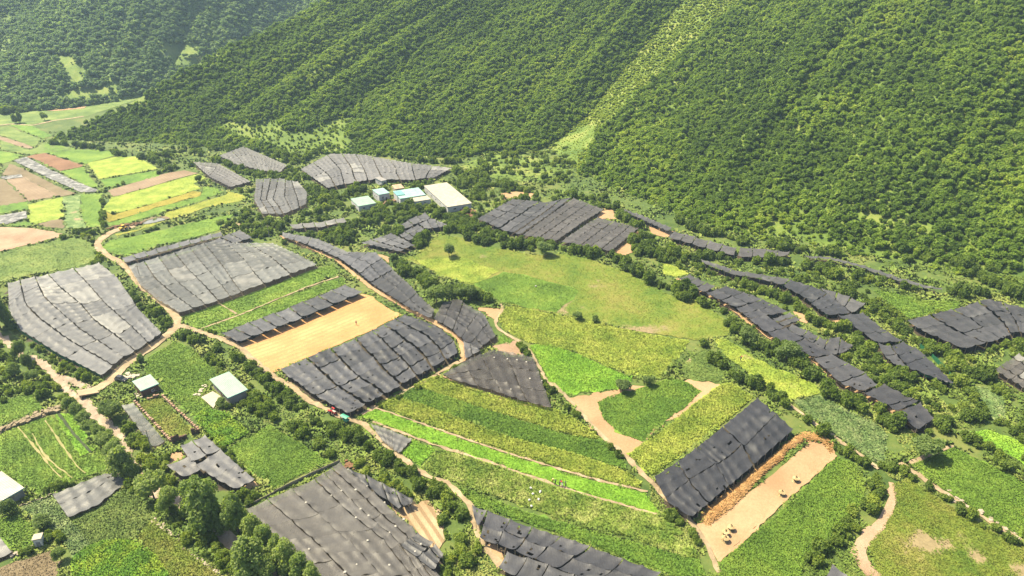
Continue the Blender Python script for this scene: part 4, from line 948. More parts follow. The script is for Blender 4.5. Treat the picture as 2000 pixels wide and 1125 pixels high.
# plastic mulch film in the far fields
M_FILM = ground_mat("plastic film", [(.05, .055, .055), (.14, .14, .135), (.27, .265, .25)], .35, .9)
for lab, s in (("long whitish plastic film strip between the far brown plots", "A75,885 145,865 290,940 420,1000 548,1050 520,1058 440,1058 350,1018 210,955"),
               ("grey plastic film over a plot at the left edge", "D-30,180 148,150 150,190 40,222 -30,215"), ("small whitish film at the head of the beige plot", "A0,975 118,960 128,975 30,988")):
    V, F = sheet(poly_world(s)[:, :2], 2.0, .3, 5, .2); V[:, 2] += .25 * fbm(V[:, 0] / 3, V[:, 1] / 3, 8)
    FIELD_POLYS.append(poly_world(s)[:, :2])
    tag(link("plastic_sheet", mesh_np("plastic_sheet", V, [F], [M_FILM], dict(rnd=np.full(len(V), .5)))), lab, "plastic sheet")

# green mesh fences along the nets
def fence(label, s, h, mat=M_GNET, name="mesh_fence"):
    P = hit(px(s)); L = np.linalg.norm(np.diff(P, axis=0), axis=1).sum(); n = max(4, int(L / 1.2)); Q = resample(P, n); Q[:, 2] = g(Q[:, 0], Q[:, 1])
    root = empty(name, Q[0]); tag(root, label, "fence"); t = np.gradient(Q[:, :2], axis=0); t /= np.linalg.norm(t, axis=1)[:, None]; nr = np.stack([-t[:, 1], t[:, 0]], 1) * .03
    hh = h * (.85 + .3 * vnoise(np.arange(n) * .7, np.zeros(n), 4)); V = []
    for sgn, zz in ((1, 0), (1, 1), (-1, 1), (-1, 0)): V.append(np.c_[Q[:, :2] + nr * sgn, Q[:, 2] + hh * zz])
    V = np.stack(V, 1) - Q[0]; I = np.arange(n * 4).reshape(n, 4); F = np.concatenate([np.stack([I[:-1, k], I[1:, k], I[1:, (k + 1) % 4], I[:-1, (k + 1) % 4]], -1) for k in range(4)])
    link("mesh_panel", mesh_np("mesh_panel", V.reshape(-1, 3), [F], [mat]), root)
    for p in resample(Q, max(2, min(40, int(L / 4)))): o = link("post", POST_ME, root, p - Q[0]); o.scale = (1, 1, h * 1.15)
fence("dark green mesh along the lower left side of the leftmost net roof", "D42,735 108,812 308,940 555,1062", 1.3)
fence("green mesh along the lower edge of the second terrace net's broad part", "J90,225 270,310 360,365 430,430 465,485", 1.5)
fence("green mesh curving beside the neck of the second terrace net", "J740,580 800,625 840,690 838,720", 1.5)
fence("green mesh along the upper side of the second terrace net's tail", "J1180,715 1260,770 1340,860 1400,920 1460,1010", 1.5)
fence("dark green mesh below the tip of the second terrace net", "J1180,925 1300,975 1460,1012", 1.2)
fence("grey net skirt along the upper left side of the large brown grey net", "L0,525 210,415 500,262 735,155 845,105", 1.0, M_POST)

# shade under the net roofs painted as darker soil colour, part of the one ground sheet
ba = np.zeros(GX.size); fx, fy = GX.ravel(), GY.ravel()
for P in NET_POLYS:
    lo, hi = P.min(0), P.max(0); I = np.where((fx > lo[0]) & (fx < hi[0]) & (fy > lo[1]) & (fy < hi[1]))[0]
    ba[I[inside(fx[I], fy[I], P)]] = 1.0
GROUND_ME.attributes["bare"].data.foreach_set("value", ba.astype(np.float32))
# ------------------------------------------------------------------ buildings
M_WHITE = plain("white painted sheet", (.34, .315, .25), .5, .2, .5)
M_MINT = plain("mint painted sheet", (.23, .33, .25), .45, .10, .4)
M_CYAN = plain("faded cyan sheet", (.24, .37, .33), .45, .18, .3)
M_CYAN2 = plain("cyan sheet", (.13, .29, .29), .45, .15, .4)
M_BLUE = plain("blue edge trim", (.06, .25, .38), .5, .1)
M_WALLW = plain("off white wall", (.40, .40, .39), .8, .15, .5)
M_WALLG = plain("grey rendered wall", (.26, .24, .21), .85, .2, .6)
M_GLASS = plain("dark glass", (.03, .04, .05), .15, .1)
M_FRAME = plain("pale frame", (.45, .42, .38), .6, .1)
M_DOOR = plain("brown door", (.12, .07, .045), .6, .2)
M_CONC = plain("pale concrete", (.34, .30, .23), .85, .12, .8)
M_ORANGE = plain("rusty sheet", (.36, .25, .17), .7, .3, .5)
M_TILE = plain("grey tile", (.23, .22, .21), .8, .2, 2)
def brick_mat(name, a, b, mortar):
    t = NT(name); br = t.node("ShaderNodeTexBrick"); br.inputs["Scale"].default_value = 3.0
    br.inputs["Color1"].default_value = (*a, 1); br.inputs["Color2"].default_value = (*b, 1); br.inputs["Mortar"].default_value = (*mortar, 1)
    mp = t.node("ShaderNodeMapping"); mp.inputs["Rotation"].default_value = (math.radians(90), 0, 0); t.L(t.opos(), mp.inputs[0]); t.L(mp.outputs[0], br.inputs["Vector"])
    t.color(br.outputs[0]); t.rough(.9); return t.m
M_BRICK = brick_mat("brown brick", (.115, .062, .042), (.085, .048, .034), (.10, .08, .065))
M_BRICK2 = brick_mat("pale broken brick", (.29, .18, .115), (.23, .14, .09), (.34, .27, .20))
BUILD_POLYS = []

def rect(q):
    """four surveyed corners -> centre, unit axes and half sizes of the rectangle"""
    c = q.mean(0); e1 = ((q[1] - q[0]) + (q[2] - q[3])) / 2; e2 = ((q[3] - q[0]) + (q[2] - q[1])) / 2
    a1 = math.atan2(e1[1], e1[0]); a2 = math.atan2(e2[1], e2[0]); d = (a2 - a1 + math.pi) % (2 * math.pi) - math.pi
    s = 1 if d > 0 else -1; dev = (d - s * math.pi / 2) / 2; a1 += dev
    return c, a1, np.linalg.norm(e1[:2]), np.linalg.norm(e2[:2]), s

def house(name, label, roof, h, roof_m, wall_m, slope=.3, eave=.35, wins=(), door=None, trim=None, ribs=0, cat="house"):
    """roof: corners in order; wins: (side, position 0..1, width, height) sides 0:+y 1:+x 2:-y 3:-x in the house's own axes"""
    q = hit(px(roof), h); c, ang, l1, l2, s = rect(q); gz = float(g(c[0], c[1]))
    BUILD_POLYS.append(q[:, :2])
    root = empty(name, (c[0], c[1], gz - .1), ang); tag(root, label, cat)
    X, Y = l1 / 2, l2 / 2; x, y = X - eave, Y - eave; m = MB(); w = .22; zt = h - .05
    m.box(-x, x, y - w, y, -.5, zt); m.box(-x, x, -y, -y + w, -.5, zt); m.box(-x, -x + w, -y + w, y - w, -.5, zt); m.box(x - w, x, -y + w, y - w, -.5, zt)
    m.build("wall", [wall_m], root)
    rm = MB(); za, zb = h, h + slope
    rm.hexa([(-X, -Y, za), (X, -Y, za), (X, Y, zb), (-X, Y, zb), (-X, -Y, za + .14), (X, -Y, za + .14), (X, Y, zb + .14), (-X, Y, zb + .14)])
    for i in range(ribs):
        t = -X + (i + .5) * 2 * X / ribs
        rm.hexa([(t - .06, -Y + .02, za + .143), (t + .06, -Y + .02, za + .143), (t + .06, Y - .02, zb + .143), (t - .06, Y - .02, zb + .143), (t - .04, -Y + .02, za + .21), (t + .04, -Y + .02, za + .21), (t + .04, Y - .02, zb + .21), (t - .04, Y - .02, zb + .21)])
    if slope > .02:
        rm.hexa([(-x, y - w, h - .05), (x, y - w, h - .05), (x, y, h - .05), (-x, y, h - .05), (-x, y - w, zb - .02), (x, y - w, zb - .02), (x, y, zb - .02), (-x, y, zb - .02)])
    ro = rm.build("roof", [roof_m], root)
    if trim:
        tm_ = MB(); e = .05
        tm_.box(-X - e, X + e, -Y - e, -Y - .004, za - .06, za + .12); tm_.box(-X - e, X + e, Y + .004, Y + e, zb - .06, zb + .12); tm_.build("trim", [trim], ro)
    def put(side, pos, ww, hh, z0, kind):
        k = MB(); gl = MB(); L = (x if side in (0, 2) else y); o = (pos * 2 - 1) * (L - ww / 2 - .3); D = y if side in (0, 2) else x; sg = 1 if side in (0, 1) else -1
        def bx(mb, a0, a1, d0, d1, z0, z1):
            if side in (0, 2): mb.box(a0, a1, min(sg * d0, sg * d1), max(sg * d0, sg * d1), z0, z1)
            else: mb.box(min(sg * d0, sg * d1), max(sg * d0, sg * d1), a0, a1, z0, z1)
        if kind == "door": bx(k, o - ww / 2, o + ww / 2, D - .01, D + .05, -.1, hh); k.build("door", [M_DOOR], root); return
        f = .09
        bx(k, o - ww / 2, o + ww / 2, D - .01, D + .06, z0, z0 + f); bx(k, o - ww / 2, o + ww / 2, D - .01, D + .06, z0 + hh - f, z0 + hh)
        for a in (o - ww / 2, o - f / 2, o + ww / 2 - f): bx(k, a, a + f, D - .01, D + .055, z0 + f, z0 + hh - f)
        wo = k.build("window", [M_FRAME], root); bx(gl, o - ww / 2 + f, o + ww / 2 - f, D - .01, D + .02, z0 + f + .004, z0 + hh - f - .004); gl.build("pane", [M_GLASS], wo)
    for sd, pos, ww, hh in wins: put(sd, pos, ww, hh, max(.5, h * .36), "window")
    if door: put(door[0], door[1], 1.0, min(2.0, h - .4), 0, "door")
    return root

FR = [(0, p, 1.3, 1.0) for p in ()]
house("brick_hut", "small brown brick hut with a dented pale mint roof beside the parked car", "T190,392 440,296 560,410 310,500", 3.0, M_MINT, M_BRICK, .3, .25, [(2, .68, .9, .9), (0, .5, 1, 1)] , (3, .5), M_BLUE, 10)
h2 = house("farmhouse", "farmhouse with a plain mint sheet roof, pale long wall and bright patio", "T1222,360 1500,266 1760,490 1490,590", 3.3, M_MINT, M_WALLG, .25, .55, [(3, .3, 1.4, 1.2), (3, .72, 1.2, 1.2), (1, .5, 1.4, 1.2)], (3, .5), M_BLUE, 14)
house("shed", "large white roofed shed cut off by the left edge of the picture", "G-150,640 0,566 150,632 12,702", 3.2, M_WHITE, M_WALLG, .25, .3, [(2, .3, 1.2, 1)], None, M_BLUE, 12, cat="shed")
house("factory_shed", "longest white roofed shed in the factory group, at its right end", "S1095,362 1392,312 1757,566 1425,632", 3.2, M_WHITE, M_WALLW, .5, .3, [(2, .25, 1.6, .9), (2, .7, 1.6, .9)] + [(3, p, 1.4, .9) for p in (.1, .3, .5, .7, .9)], None, None, 16, cat="shed")
house("factory_shed", "leftmost small shed of the factory group with a pale mint edged roof", "S160,526 385,476 500,576 265,616", 3.2, M_MINT, M_WALLW, .3, .25, [(2, .25, 1.2, 1), (2, .72, 1.2, 1), (3, .5, 1.2, 1)], None, M_CYAN2, 10, cat="shed")
house("factory_shed", "narrow cyan roofed two storey block second from the left in the factory group", "S430,406 595,376 662,436 540,474", 4.2, M_CYAN, M_WALLW, .2, .2, [(2, .3, 1.0, 1.4), (3, .4, 1, 1), (3, .8, 1, 1)], (2, .75), M_CYAN2, 8, cat="shed")
house("factory_shed", "wide faded cyan roofed shed in the middle of the factory group", "S702,428 1030,372 1152,460 805,526", 3.6, M_CYAN, M_WALLW, .3, .25, [(2, .2, 1.4, 1), (2, .4, 1.4, 1)], None, M_CYAN2, 12, cat="shed")
house("factory_shed", "cream roofed annex in front of the faded cyan shed", "S912,512 1152,466 1204,516 968,568", 3.0, M_WHITE, M_WALLW, .15, .25, [(2, .35, 1.2, .9), (2, .7, 1.2, .9)], None, None, 8, cat="shed")
house("raised_roof", "deep cyan raised roof box against the faded cyan shed", "S704,428 812,412 872,458 772,480", 4.35, M_CYAN2, M_WALLW, .1, .15, [(2, .5, .8, .4)], None, None, 5, cat="roof box")
house("guard_hut", "tiny grey roofed white hut between the factory group and the long pale net", "S463,254 540,234 642,270 568,290", 3.0, M_TILE, M_WALLW, .3, .3, [(2, .3, .8, .8), (3, .5, .9, .8)], (2, .75), None, 6, cat="hut")
house("lean_to", "low rusty orange sheet lean to behind the cyan factory shed", "S690,348 822,332 852,372 742,402", 2.2, M_ORANGE, M_WALLG, .4, .3, [(2, .5, .7, .6)], None, None, 6, cat="shed")

# patio, bridge, pillar, walls
def slab(name, label, s, h, mat, cat, off=.0, th=.18):
    q = hit(px(s), off); z = q[:, 2].mean(); c = q.mean(0); m = MB(); a = [tuple(p[:2] - c[:2]) for p in q]
    if sum(a[i][0] * a[(i + 1) % 4][1] - a[(i + 1) % 4][0] * a[i][1] for i in range(4)) < 0: a = a[::-1]
    m.hexa([(x, y, -th) for x, y in a] + [(x, y, h) for x, y in a]); BUILD_POLYS.append(q[:, :2])
    return tag(m.build(name, [mat], None, (c[0], c[1], z)), label, cat)
slab("patio", "bright concrete patio slab in front of the mint roofed farmhouse", "T1122,596 1285,524 1392,592 1290,742", .3, M_CONC, "patio", .2, .4)
bq = hit(px("V815,705 985,640 1045,690 845,765")); bz = float(g(*hit(px("V1045,660"))[0, :2])); bc = bq.mean(0)
br = empty("bridge", (bc[0], bc[1], bz)); tag(br, "low concrete bridge carrying the farm road over the gravel stream bed", "bridge")
m = MB(); a = [tuple(p[:2] - bc[:2]) for p in bq]
if sum(a[i][0] * a[(i + 1) % 4][1] - a[(i + 1) % 4][0] * a[i][1] for i in range(4)) < 0: a = a[::-1]
m.hexa([(x, y, .0) for x, y in a] + [(x, y, .42) for x, y in a]); m.build("deck", [plain("dusty concrete", (.30, .225, .145), .9, .12, .6)], br)
def sub(p, q, t): return (p[0] * (1 - t) + q[0] * t, p[1] * (1 - t) + q[1] * t)
for i0, i1, j0, j1 in ((0, 3, 1, 2), (1, 2, 0, 3)):
    A0, A1 = sub(a[i0], a[j0], .02), sub(a[i1], a[j1], .02); B0, B1 = sub(a[i0], a[j0], .1), sub(a[i1], a[j1], .1)
    m = MB(); m.hexa([(*A0, -2.2), (*A1, -2.2), (*B1, -2.2), (*B0, -2.2), (*A0, -.005), (*A1, -.005), (*B1, -.005), (*B0, -.005)]); m.build("abutment", [M_WALLG], br)
p = hit([(80, 1064)])[0]; e = empty("white_pillar", p, .3); tag(e, "white pump house pillar with a flat cap on the overgrown plot at the left", "pillar")
m = MB(); m.box(-.85, .85, -.85, .85, -.3, 2.6); m.build("shaft", [plain("white plaster", (.5, .48, .45), .8, .1)], e)
m = MB(); m.box(-1.0, 1.0, -1.0, 1.0, 2.603, 2.8); m.build("cap", [M_CONC], e)
m = MB(); m.box(-.4, .4, -.9, -.853, .1, 1.7); m.build("door", [M_TILE], e)

def ruin(label, s, h, mat, gapf=.25, seed=0, w=.45, block=1.7):
    r = np.random.default_rng(seed); P = hit(px(s)); L = np.linalg.norm(np.diff(P, axis=0), axis=1).sum(); Q = resample(P, max(3, int(L / block) + 1)); root = empty("broken_wall", Q[0]); root.location.z = float(g(Q[0, 0], Q[0, 1]))
    tag(root, label, "wall", "ruined brick walls")
    for p, q in zip(Q[:-1], Q[1:]):
        d = (q - p)[:2]; ln = np.linalg.norm(d); d /= ln; nr = np.array([-d[1], d[0]]) * w / 2; hh = h * (.55 + .7 * r.random()); f = 1 - gapf * r.random() * 1.6
        z0 = float(g(*p[:2])); m = MB(); e0 = p[:2] - Q[0][:2]; e1 = e0 + d * ln * f; zb = z0 - root.location.z
        m.hexa([(*(e0 - nr), zb - .3), (*(e1 - nr), zb - .3), (*(e1 + nr), zb - .3), (*(e0 + nr), zb - .3), (*(e0 - nr), zb + hh), (*(e1 - nr), zb + hh * (.85 + .3 * r.random())), (*(e1 + nr), zb + hh), (*(e0 + nr), zb + hh)])
        pr = nr * 1.5; k0 = e0 + d * .05; k1 = e0 + d * min(.6, ln * .4)
        m.hexa([(*(k0 - pr), zb - .3), (*(k1 - pr), zb - .3), (*(k1 + pr), zb - .3), (*(k0 + pr), zb - .3), (*(k0 - pr), zb + hh + .25), (*(k1 - pr), zb + hh + .2), (*(k1 + pr), zb + hh + .25), (*(k0 + pr), zb + hh + .3)])
        m.build("wall_section", [mat], root)
ruin("left run of broken brick wall piers beside the flat greenish net", "G742,175 790,225 850,290 900,345 945,395", .9, M_BRICK2, .5, 1)
ruin("right run of broken brick wall piers below the farmhouse patio", "G895,140 960,205 1030,270 1098,335", .9, M_BRICK2, .35, 2)
ruin("short broken brick wall behind the brick hut", "G810,160 880,138", 1.0, M_BRICK2, .3, 3)
ruin("taller brown brick wall end facing the torn net", "G948,400 1030,362", 1.9, M_BRICK, .05, 4, .4, 3.2)
ruin("taller brown brick corner at the lower right of the ruined yard", "G1055,352 1100,338", 1.9, M_BRICK, .05, 5, .4, 3)

M_STONE = plain("field stone", (.30, .25, .19), .9, .3, 2)
def stone_line(name, label, s, size, dens, cat="stone wall", mat=M_STONE, seed=0, spread=.3, stack=1):
    """dry stone row: many stones heaped into ONE wall mesh"""
    r = np.random.default_rng(seed); P = hit(px(s)); L = np.linalg.norm(np.diff(P, axis=0), axis=1).sum(); n = int(L * dens); Q = resample(P, max(2, n)); V = []; F = []
    B = np.array([(x, y, z) for z in (-1, 1) for y in (-1, 1) for x in (-1, 1)], float); FB = np.array([(0, 2, 3, 1), (4, 5, 7, 6), (0, 1, 5, 4), (1, 3, 7, 5), (3, 2, 6, 7), (2, 0, 4, 6)])
    for q in Q:
        for k in range(stack):
            s_ = size * (.5 + .9 * r.random(3)) * (1, 1, .75); x, y = q[:2] + r.normal(size=2) * spread; c = np.array([x, y, float(g(x, y)) + s_[2] * .4 + k * size * .9]); a = r.random() * 6.28
            b = B * s_ * (.75 + .4 * r.random((8, 3))); b = np.stack([b[:, 0] * math.cos(a) - b[:, 1] * math.sin(a), b[:, 0] * math.sin(a) + b[:, 1] * math.cos(a), b[:, 2]], 1)
            F.append(FB + len(V) * 8); V.append(b + c)
    c0 = Q[0] * (1, 1, 0); o = link(name, mesh_np(name, np.concatenate(V) - c0, [np.concatenate(F)], [mat]), None, c0); return tag(o, label, cat)
stone_line("stone_wall", "thin pale stone line running down the grass at the bottom left", "G835,802 900,865 980,925 1050,990 1120,1050 1220,1125 1260,1160", .26, 3.5)
stone_line("stone_wall", "short stone edging in front of the white roofed shed", "G100,745 180,715 285,685", .3, 3, seed=2)
stone_line("stone_bank", "long earthy stone bank between the upper left plots and the bean field", "G-20,345 80,300 180,265 280,225 350,200", .5, 4, seed=3, stack=2, spread=.6, mat=plain("bank earth", (.20, .16, .10), .9, .3, 1))
stone_line("stone_wall", "stone edging below the overgrown plot at the left edge", "G70,1010 110,1000 170,975 240,955", .35, 3, seed=4)
stone_line("rubble", "heap of pale rubble and boards on the bank beside the parked car", "G690,25 720,40 750,30", .5, 7, "rubble", M_CONC, 5, .9)
stone_line("rubble", "scattered stones between the brick hut and the stream bush", "G740,125 760,140 775,150", .4, 3, "rubble", M_CONC, 6, .8)
stone_line("rubble", "pale stones on the grass left of the farmhouse patio", "G1085,130 1100,128 1115,85", .4, 2.5, "rubble", M_CONC, 7, .6)
stone_line("rubble", "brown soil heap at the head of the large brown grey net", "L890,125 960,150", .6, 5, "soil heap", M_BROWN, 8, .8)
stone_line("rubble", "reddish debris in front of the longest factory shed", "S1560,710 1640,700 1740,740 1620,730", .8, 3, "rubble", M_BROWN, 9, 2.5)
stone_line("rubble", "light debris on the yard between the factory sheds", "S570,600 640,560 700,520", .7, 3, "rubble", M_TAN, 10, 2.0)
stone_line("rubble", "brown excavated earth beside the pond", "D600,248 660,232 720,225 770,222", .7, 3, "soil heap", M_BROWN, 11, .8)
stone_line("stone_wall", "stony bank along the path in the lower right corner", "I1560,680 1640,730 1700,770 1800,830 1900,890", .4, 1.6, seed=12, spread=.8)

# utility poles
def pole(label, s, h):
    p = hit(px(s))[0]; e = empty("utility_pole", p); tag(e, label, "pole"); m = MB(); m.tube((0, 0, -.3), (0, 0, h), .16, .11, 8); m.build("shaft", [M_POST], e)
    m = MB(); m.box(-.9, .9, -.06, .06, h - .7, h - .55); 
    for x in (-.8, 0, .8): m.tube((x, 0, h - .545), (x, 0, h - .35), .05, .05, 6)
    m.build("crossarm", [M_POST], e)
pole("utility pole standing in the left end of the patched net roof", "D772,520", 6.5)
pole("utility pole at the corner of the flat greenish net", "U215,600", 8.0)
pole("utility pole in the shrubs at the start of the snaking net", "K1305,855", 6.5)

# pond, small machines, car
M_WATER = plain("muddy pond water", (.17, .17, .14), .08, .12, .3)
V, F = sheet(poly_world("D782,216 820,200 880,186 915,190 905,200 850,214 800,222")[:, :2], 1.5, 0, 3, .1); V[:, 2] = V[:, 2].mean() + .45
tag(link("pond", mesh_np("pond", V, [F], [M_WATER], smooth=True)), "small muddy pond beside the yellow loader", "pond", kind="structure")
V, F, Q, W = ribbon(hit(px("D775,214 815,196 880,182 920,186 925,196")), 2.2, .7, 4); tag(link("pond_bank", mesh_np("pond_bank", V, [F], [M_OLIVE], dict(rnd=np.full(len(V), .4)))), "earth bank around the muddy pond", "bank", kind="structure")

M_CARP = plain("dark car paint", (.035, .036, .04), .25, .1); M_TYRE = plain("tyre rubber", (.02, .02, .02), .85, .1); M_RIM = plain("grey rim", (.3, .3, .3), .4, .1, metal=.6)
M_YEL2 = plain("yellow machine paint", (.55, .33, .04), .5, .15); M_RED = plain("red machine paint", (.38, .03, .03), .45, .15); M_GRN = plain("green canopy paint", (.05, .24, .15), .5, .12)
M_LAMP = plain("lamp glass", (.6, .55, .5), .2, .05); M_RLAMP = plain("tail lamp", (.3, .02, .02), .2, .05); M_STEEL = plain("dark steel", (.06, .06, .06), .5, .2)
def wheel(parent, x, y, r, w):
    m = MB(); m.tube((x, y - w / 2, r), (x, y + w / 2, r), r, r, 14); t = m.build("wheel", [M_TYRE], parent)
    k = MB(); sg = 1 if y > 0 else -1; k.tube((x, y + sg * (w / 2 + .003), r), (x, y + sg * (w / 2 + .03), r), r * .58, r * .52, 10); k.build("rim", [M_RIM], t)
def oriented(name, label, cat, s, h=.33):
    a, b = hit(px(s), h); e = empty(name, a, math.atan2(b[1] - a[1], b[0] - a[0])); e.location.z = h + float(g(a[0], a[1])); return tag(e, label, cat)
car = oriented("parked_car", "dark car parked on the road verge beside the brick hut", "car", "G668,50 700,57", .36)
def sec(x, w, z0, z1, zc): return [(x, -w, z0), (x, -w * 1.02, zc), (x, -w * .8, z1), (x, w * .8, z1), (x, w * 1.02, zc), (x, w, z0)]
m = MB(); m.ring([sec(-2.15, .72, .35, .85, .65), sec(-2.0, .86, .25, .98, .75), sec(-.9, .9, .22, 1.0, .8), sec(.9, .9, .22, .98, .8), sec(1.8, .86, .25, .86, .7), sec(2.15, .7, .35, .72, .6)]); m.build("body", [M_CARP], car)
m = MB(); m.ring([[(-1.85, -.7, 1.0), (-1.85, .7, 1.0), (-1.5, .62, 1.5), (-1.5, -.62, 1.5)], [(-.2, -.78, 1.0), (-.2, .78, 1.0), (-.2, .66, 1.58), (-.2, -.66, 1.58)], [(1.05, -.76, .98), (1.05, .76, .98), (.45, .64, 1.52), (.45, -.64, 1.52)]]); m.build("window_band", [M_GLASS], car)
m = MB(); m.box(-1.45, .4, -.62, .62, 1.585, 1.64); m.build("roof", [M_CARP], car)
for x in (-1.3, 1.35):
    for y in (-.82, .82): wheel(car, x, y, .34, .22)
for y in (-.58, .58):
    m = MB(); m.box(2.05, 2.17, y - .16, y + .16, .62, .76); m.build("headlight", [M_LAMP], car); m = MB(); m.box(-2.17, -2.05, y - .16, y + .16, .68, .84); m.build("tail_light", [M_RLAMP], car)

ld = oriented("wheel_loader", "small yellow wheel loader on the bare earth beside the pond", "loader", "D682,250 722,240")
m = MB(); m.box(-1.9, -.2, -.85, .85, .7, 1.6); m.box(-.2, 1.3, -.6, .6, .75, 1.25); m.build("body", [M_YEL2], ld)
m = MB(); m.box(-.75, .5, -.65, .65, 1.6, 2.5); m.build("cab", [M_GLASS], ld); m = MB(); m.box(-.85, .6, -.75, .75, 2.503, 2.65); m.build("cab_roof", [M_YEL2], ld)
for y in (-.5, .5): m = MB(); m.tube((.9, y, 1.5), (2.5, y, .7), .12, .1, 6); m.build("lift_arm", [M_YEL2], ld)
m = MB(); m.ring([[(2.3, -1.1, .3), (2.9, -1.1, .15), (3.1, -1.1, .2), (2.6, -1.1, 1.1)], [(2.3, 1.1, .3), (2.9, 1.1, .15), (3.1, 1.1, .2), (2.6, 1.1, 1.1)]]); m.build("bucket", [M_STEEL], ld)
for x in (-1.2, 1.0):
    for y in (-.9, .9): wheel(ld, x, y, .62, .42)

tr = oriented("tractor", "small red tractor with a cream bonnet on the dirt track by the hedge", "tractor", "G1828,232 1862,252")
m = MB(); m.box(-.9, .2, -.42, .42, .6, 1.15); m.box(.2, 1.5, -.32, .32, .6, 1.2); m.build("body", [M_RED], tr); m = MB(); m.box(.25, 1.45, -.3, .3, 1.203, 1.32); m.build("bonnet", [M_WHITE], tr)
for y in (-.78, .78): m = MB(); m.box(-1.1, .1, y - .2, y + .2, 1.36, 1.44); m.build("mudguard", [M_RED], tr)
m = MB(); m.box(-.75, -.3, -.25, .25, 1.153, 1.35); m.build("seat", [M_STEEL], tr); m = MB(); m.tube((.1, 0, 1.2), (-.15, 0, 1.7), .03, .03, 6); m.tube((-.15, -.2, 1.7), (-.15, .2, 1.7), .03, .03, 6); m.build("steering_wheel", [M_STEEL], tr)
m = MB(); m.tube((.9, .1, 1.2), (.9, .1, 1.9), .05, .04, 7); m.build("exhaust", [M_STEEL], tr)
for y in (-.78, .78): wheel(tr, -.5, y, .66, .36)
for y in (-.55, .55): wheel(tr, 1.1, y, .36, .22)

tc = oriented("cargo_tricycle", "green canopied cargo tricycle standing on the dirt track behind the red tractor", "tricycle", "G1892,272 1862,256")
m = MB(); m.box(-1.7, .2, -.65, .65, .55, .62); m.box(-1.7, .2, -.65, -.6, .62, .95); m.box(-1.7, .2, .6, .65, .62, .95); m.box(-1.7, -1.65, -.6, .6, .62, .95); m.build("cargo_bed", [M_GRN], tc)
m = MB(); m.ring([[(-1.75, -.72, 1.85), (-1.75, 0, 2.05), (-1.75, .72, 1.85), (-1.75, .72, 1.78), (-1.75, -.72, 1.78)], [(1.0, -.72, 1.85), (1.0, 0, 2.05), (1.0, .72, 1.85), (1.0, .72, 1.78), (1.0, -.72, 1.78)]]); m.build("canopy", [M_GRN], tc)
for x in (-1.65, .9):
    for y in (-.62, .62): m = MB(); m.tube((x, y, .6), (x, y, 1.8), .03, .03, 6); m.build("canopy_post", [M_STEEL], tc)
m = MB(); m.box(.25, .7, -.3, .3, .5, .85); m.build("seat", [M_STEEL], tc); m = MB(); m.tube((1.5, 0, .3), (1.2, 0, 1.25), .04, .04, 6); m.tube((1.2, -.35, 1.25), (1.2, .35, 1.25), .03, .03, 6); m.build("handlebar", [M_STEEL], tc)
for y in (-.6, .6): wheel(tc, -1.0, y, .32, .16)
m = MB(); m.tube((1.5, -.08, .3), (1.5, .08, .3), .3, .3, 14); t = m.build("wheel", [M_TYRE], tc); k = MB(); k.tube((1.5, .083, .3), (1.5, .11, .3), .17, .15, 10); k.build("rim", [M_RIM], t)

# straw pile and straw stooks
M_STRAW = ground_mat("loose straw", [(.28, .15, .052), (.36, .205, .078), (.43, .265, .11)], .5, 2.2, bump=.8)
M_SHOCK = ground_mat("dry stook straw", [(.24, .17, .08), (.34, .255, .13), (.44, .34, .19)], .6, 2.5)
up = smooth_line(hit(px("I165,818 230,755 310,685 420,600 520,525 640,425 740,340 790,335 850,350 905,385 935,415")), 90); lo = smooth_line(hit(px("I235,858 300,800 350,770 420,700 510,602 560,545 640,490 650,450 770,388 860,392 905,455")), 90)
t = np.linspace(0, 1, 12)[None, :, None]; P = up[:, None] * (1 - t) + lo[:, None] * t; P[..., 2] = g(P[..., 0], P[..., 1]) + .05
edge = np.sin(np.pi * t[..., 0]) ** .45 * np.clip(np.minimum(np.arange(90), 89 - np.arange(90)) / 5, 0, 1)[:, None] ** .5
P[..., 2] += edge * (.6 + .4 * (fbm(P[..., 0] / 2.5, P[..., 1] / 2.5, 3) - .5)); I = np.arange(90 * 12).reshape(90, 12); F = np.stack([I[:-1, :-1], I[:-1, 1:], I[1:, 1:], I[1:, :-1]], -1).reshape(-1, 4)
V = P.reshape(-1, 3); r = np.random.default_rng(4); k = r.integers(0, 89 * 11, 9000); a, b = k // 11, k % 11; f = r.random((9000, 2)); Q = P[a, b] * (1 - f[:, :1]) + P[a + 1, b + 1] * f[:, :1]
T, TF, TR = tufts(Q - (0, 0, .05), np.full(9000, .26), np.full(9000, .2), 1, 5, 1.5); c0 = V.mean(0)
tag(link("straw_pile", mesh_np("straw_pile", np.r_[V, T] - c0, [np.r_[F, TF + len(V)]], [M_STRAW], dict(rnd=np.r_[np.full(len(V), .4), TR])), None, c0), "long rusty brown straw pile curving along the black net of eight panels", "straw pile")
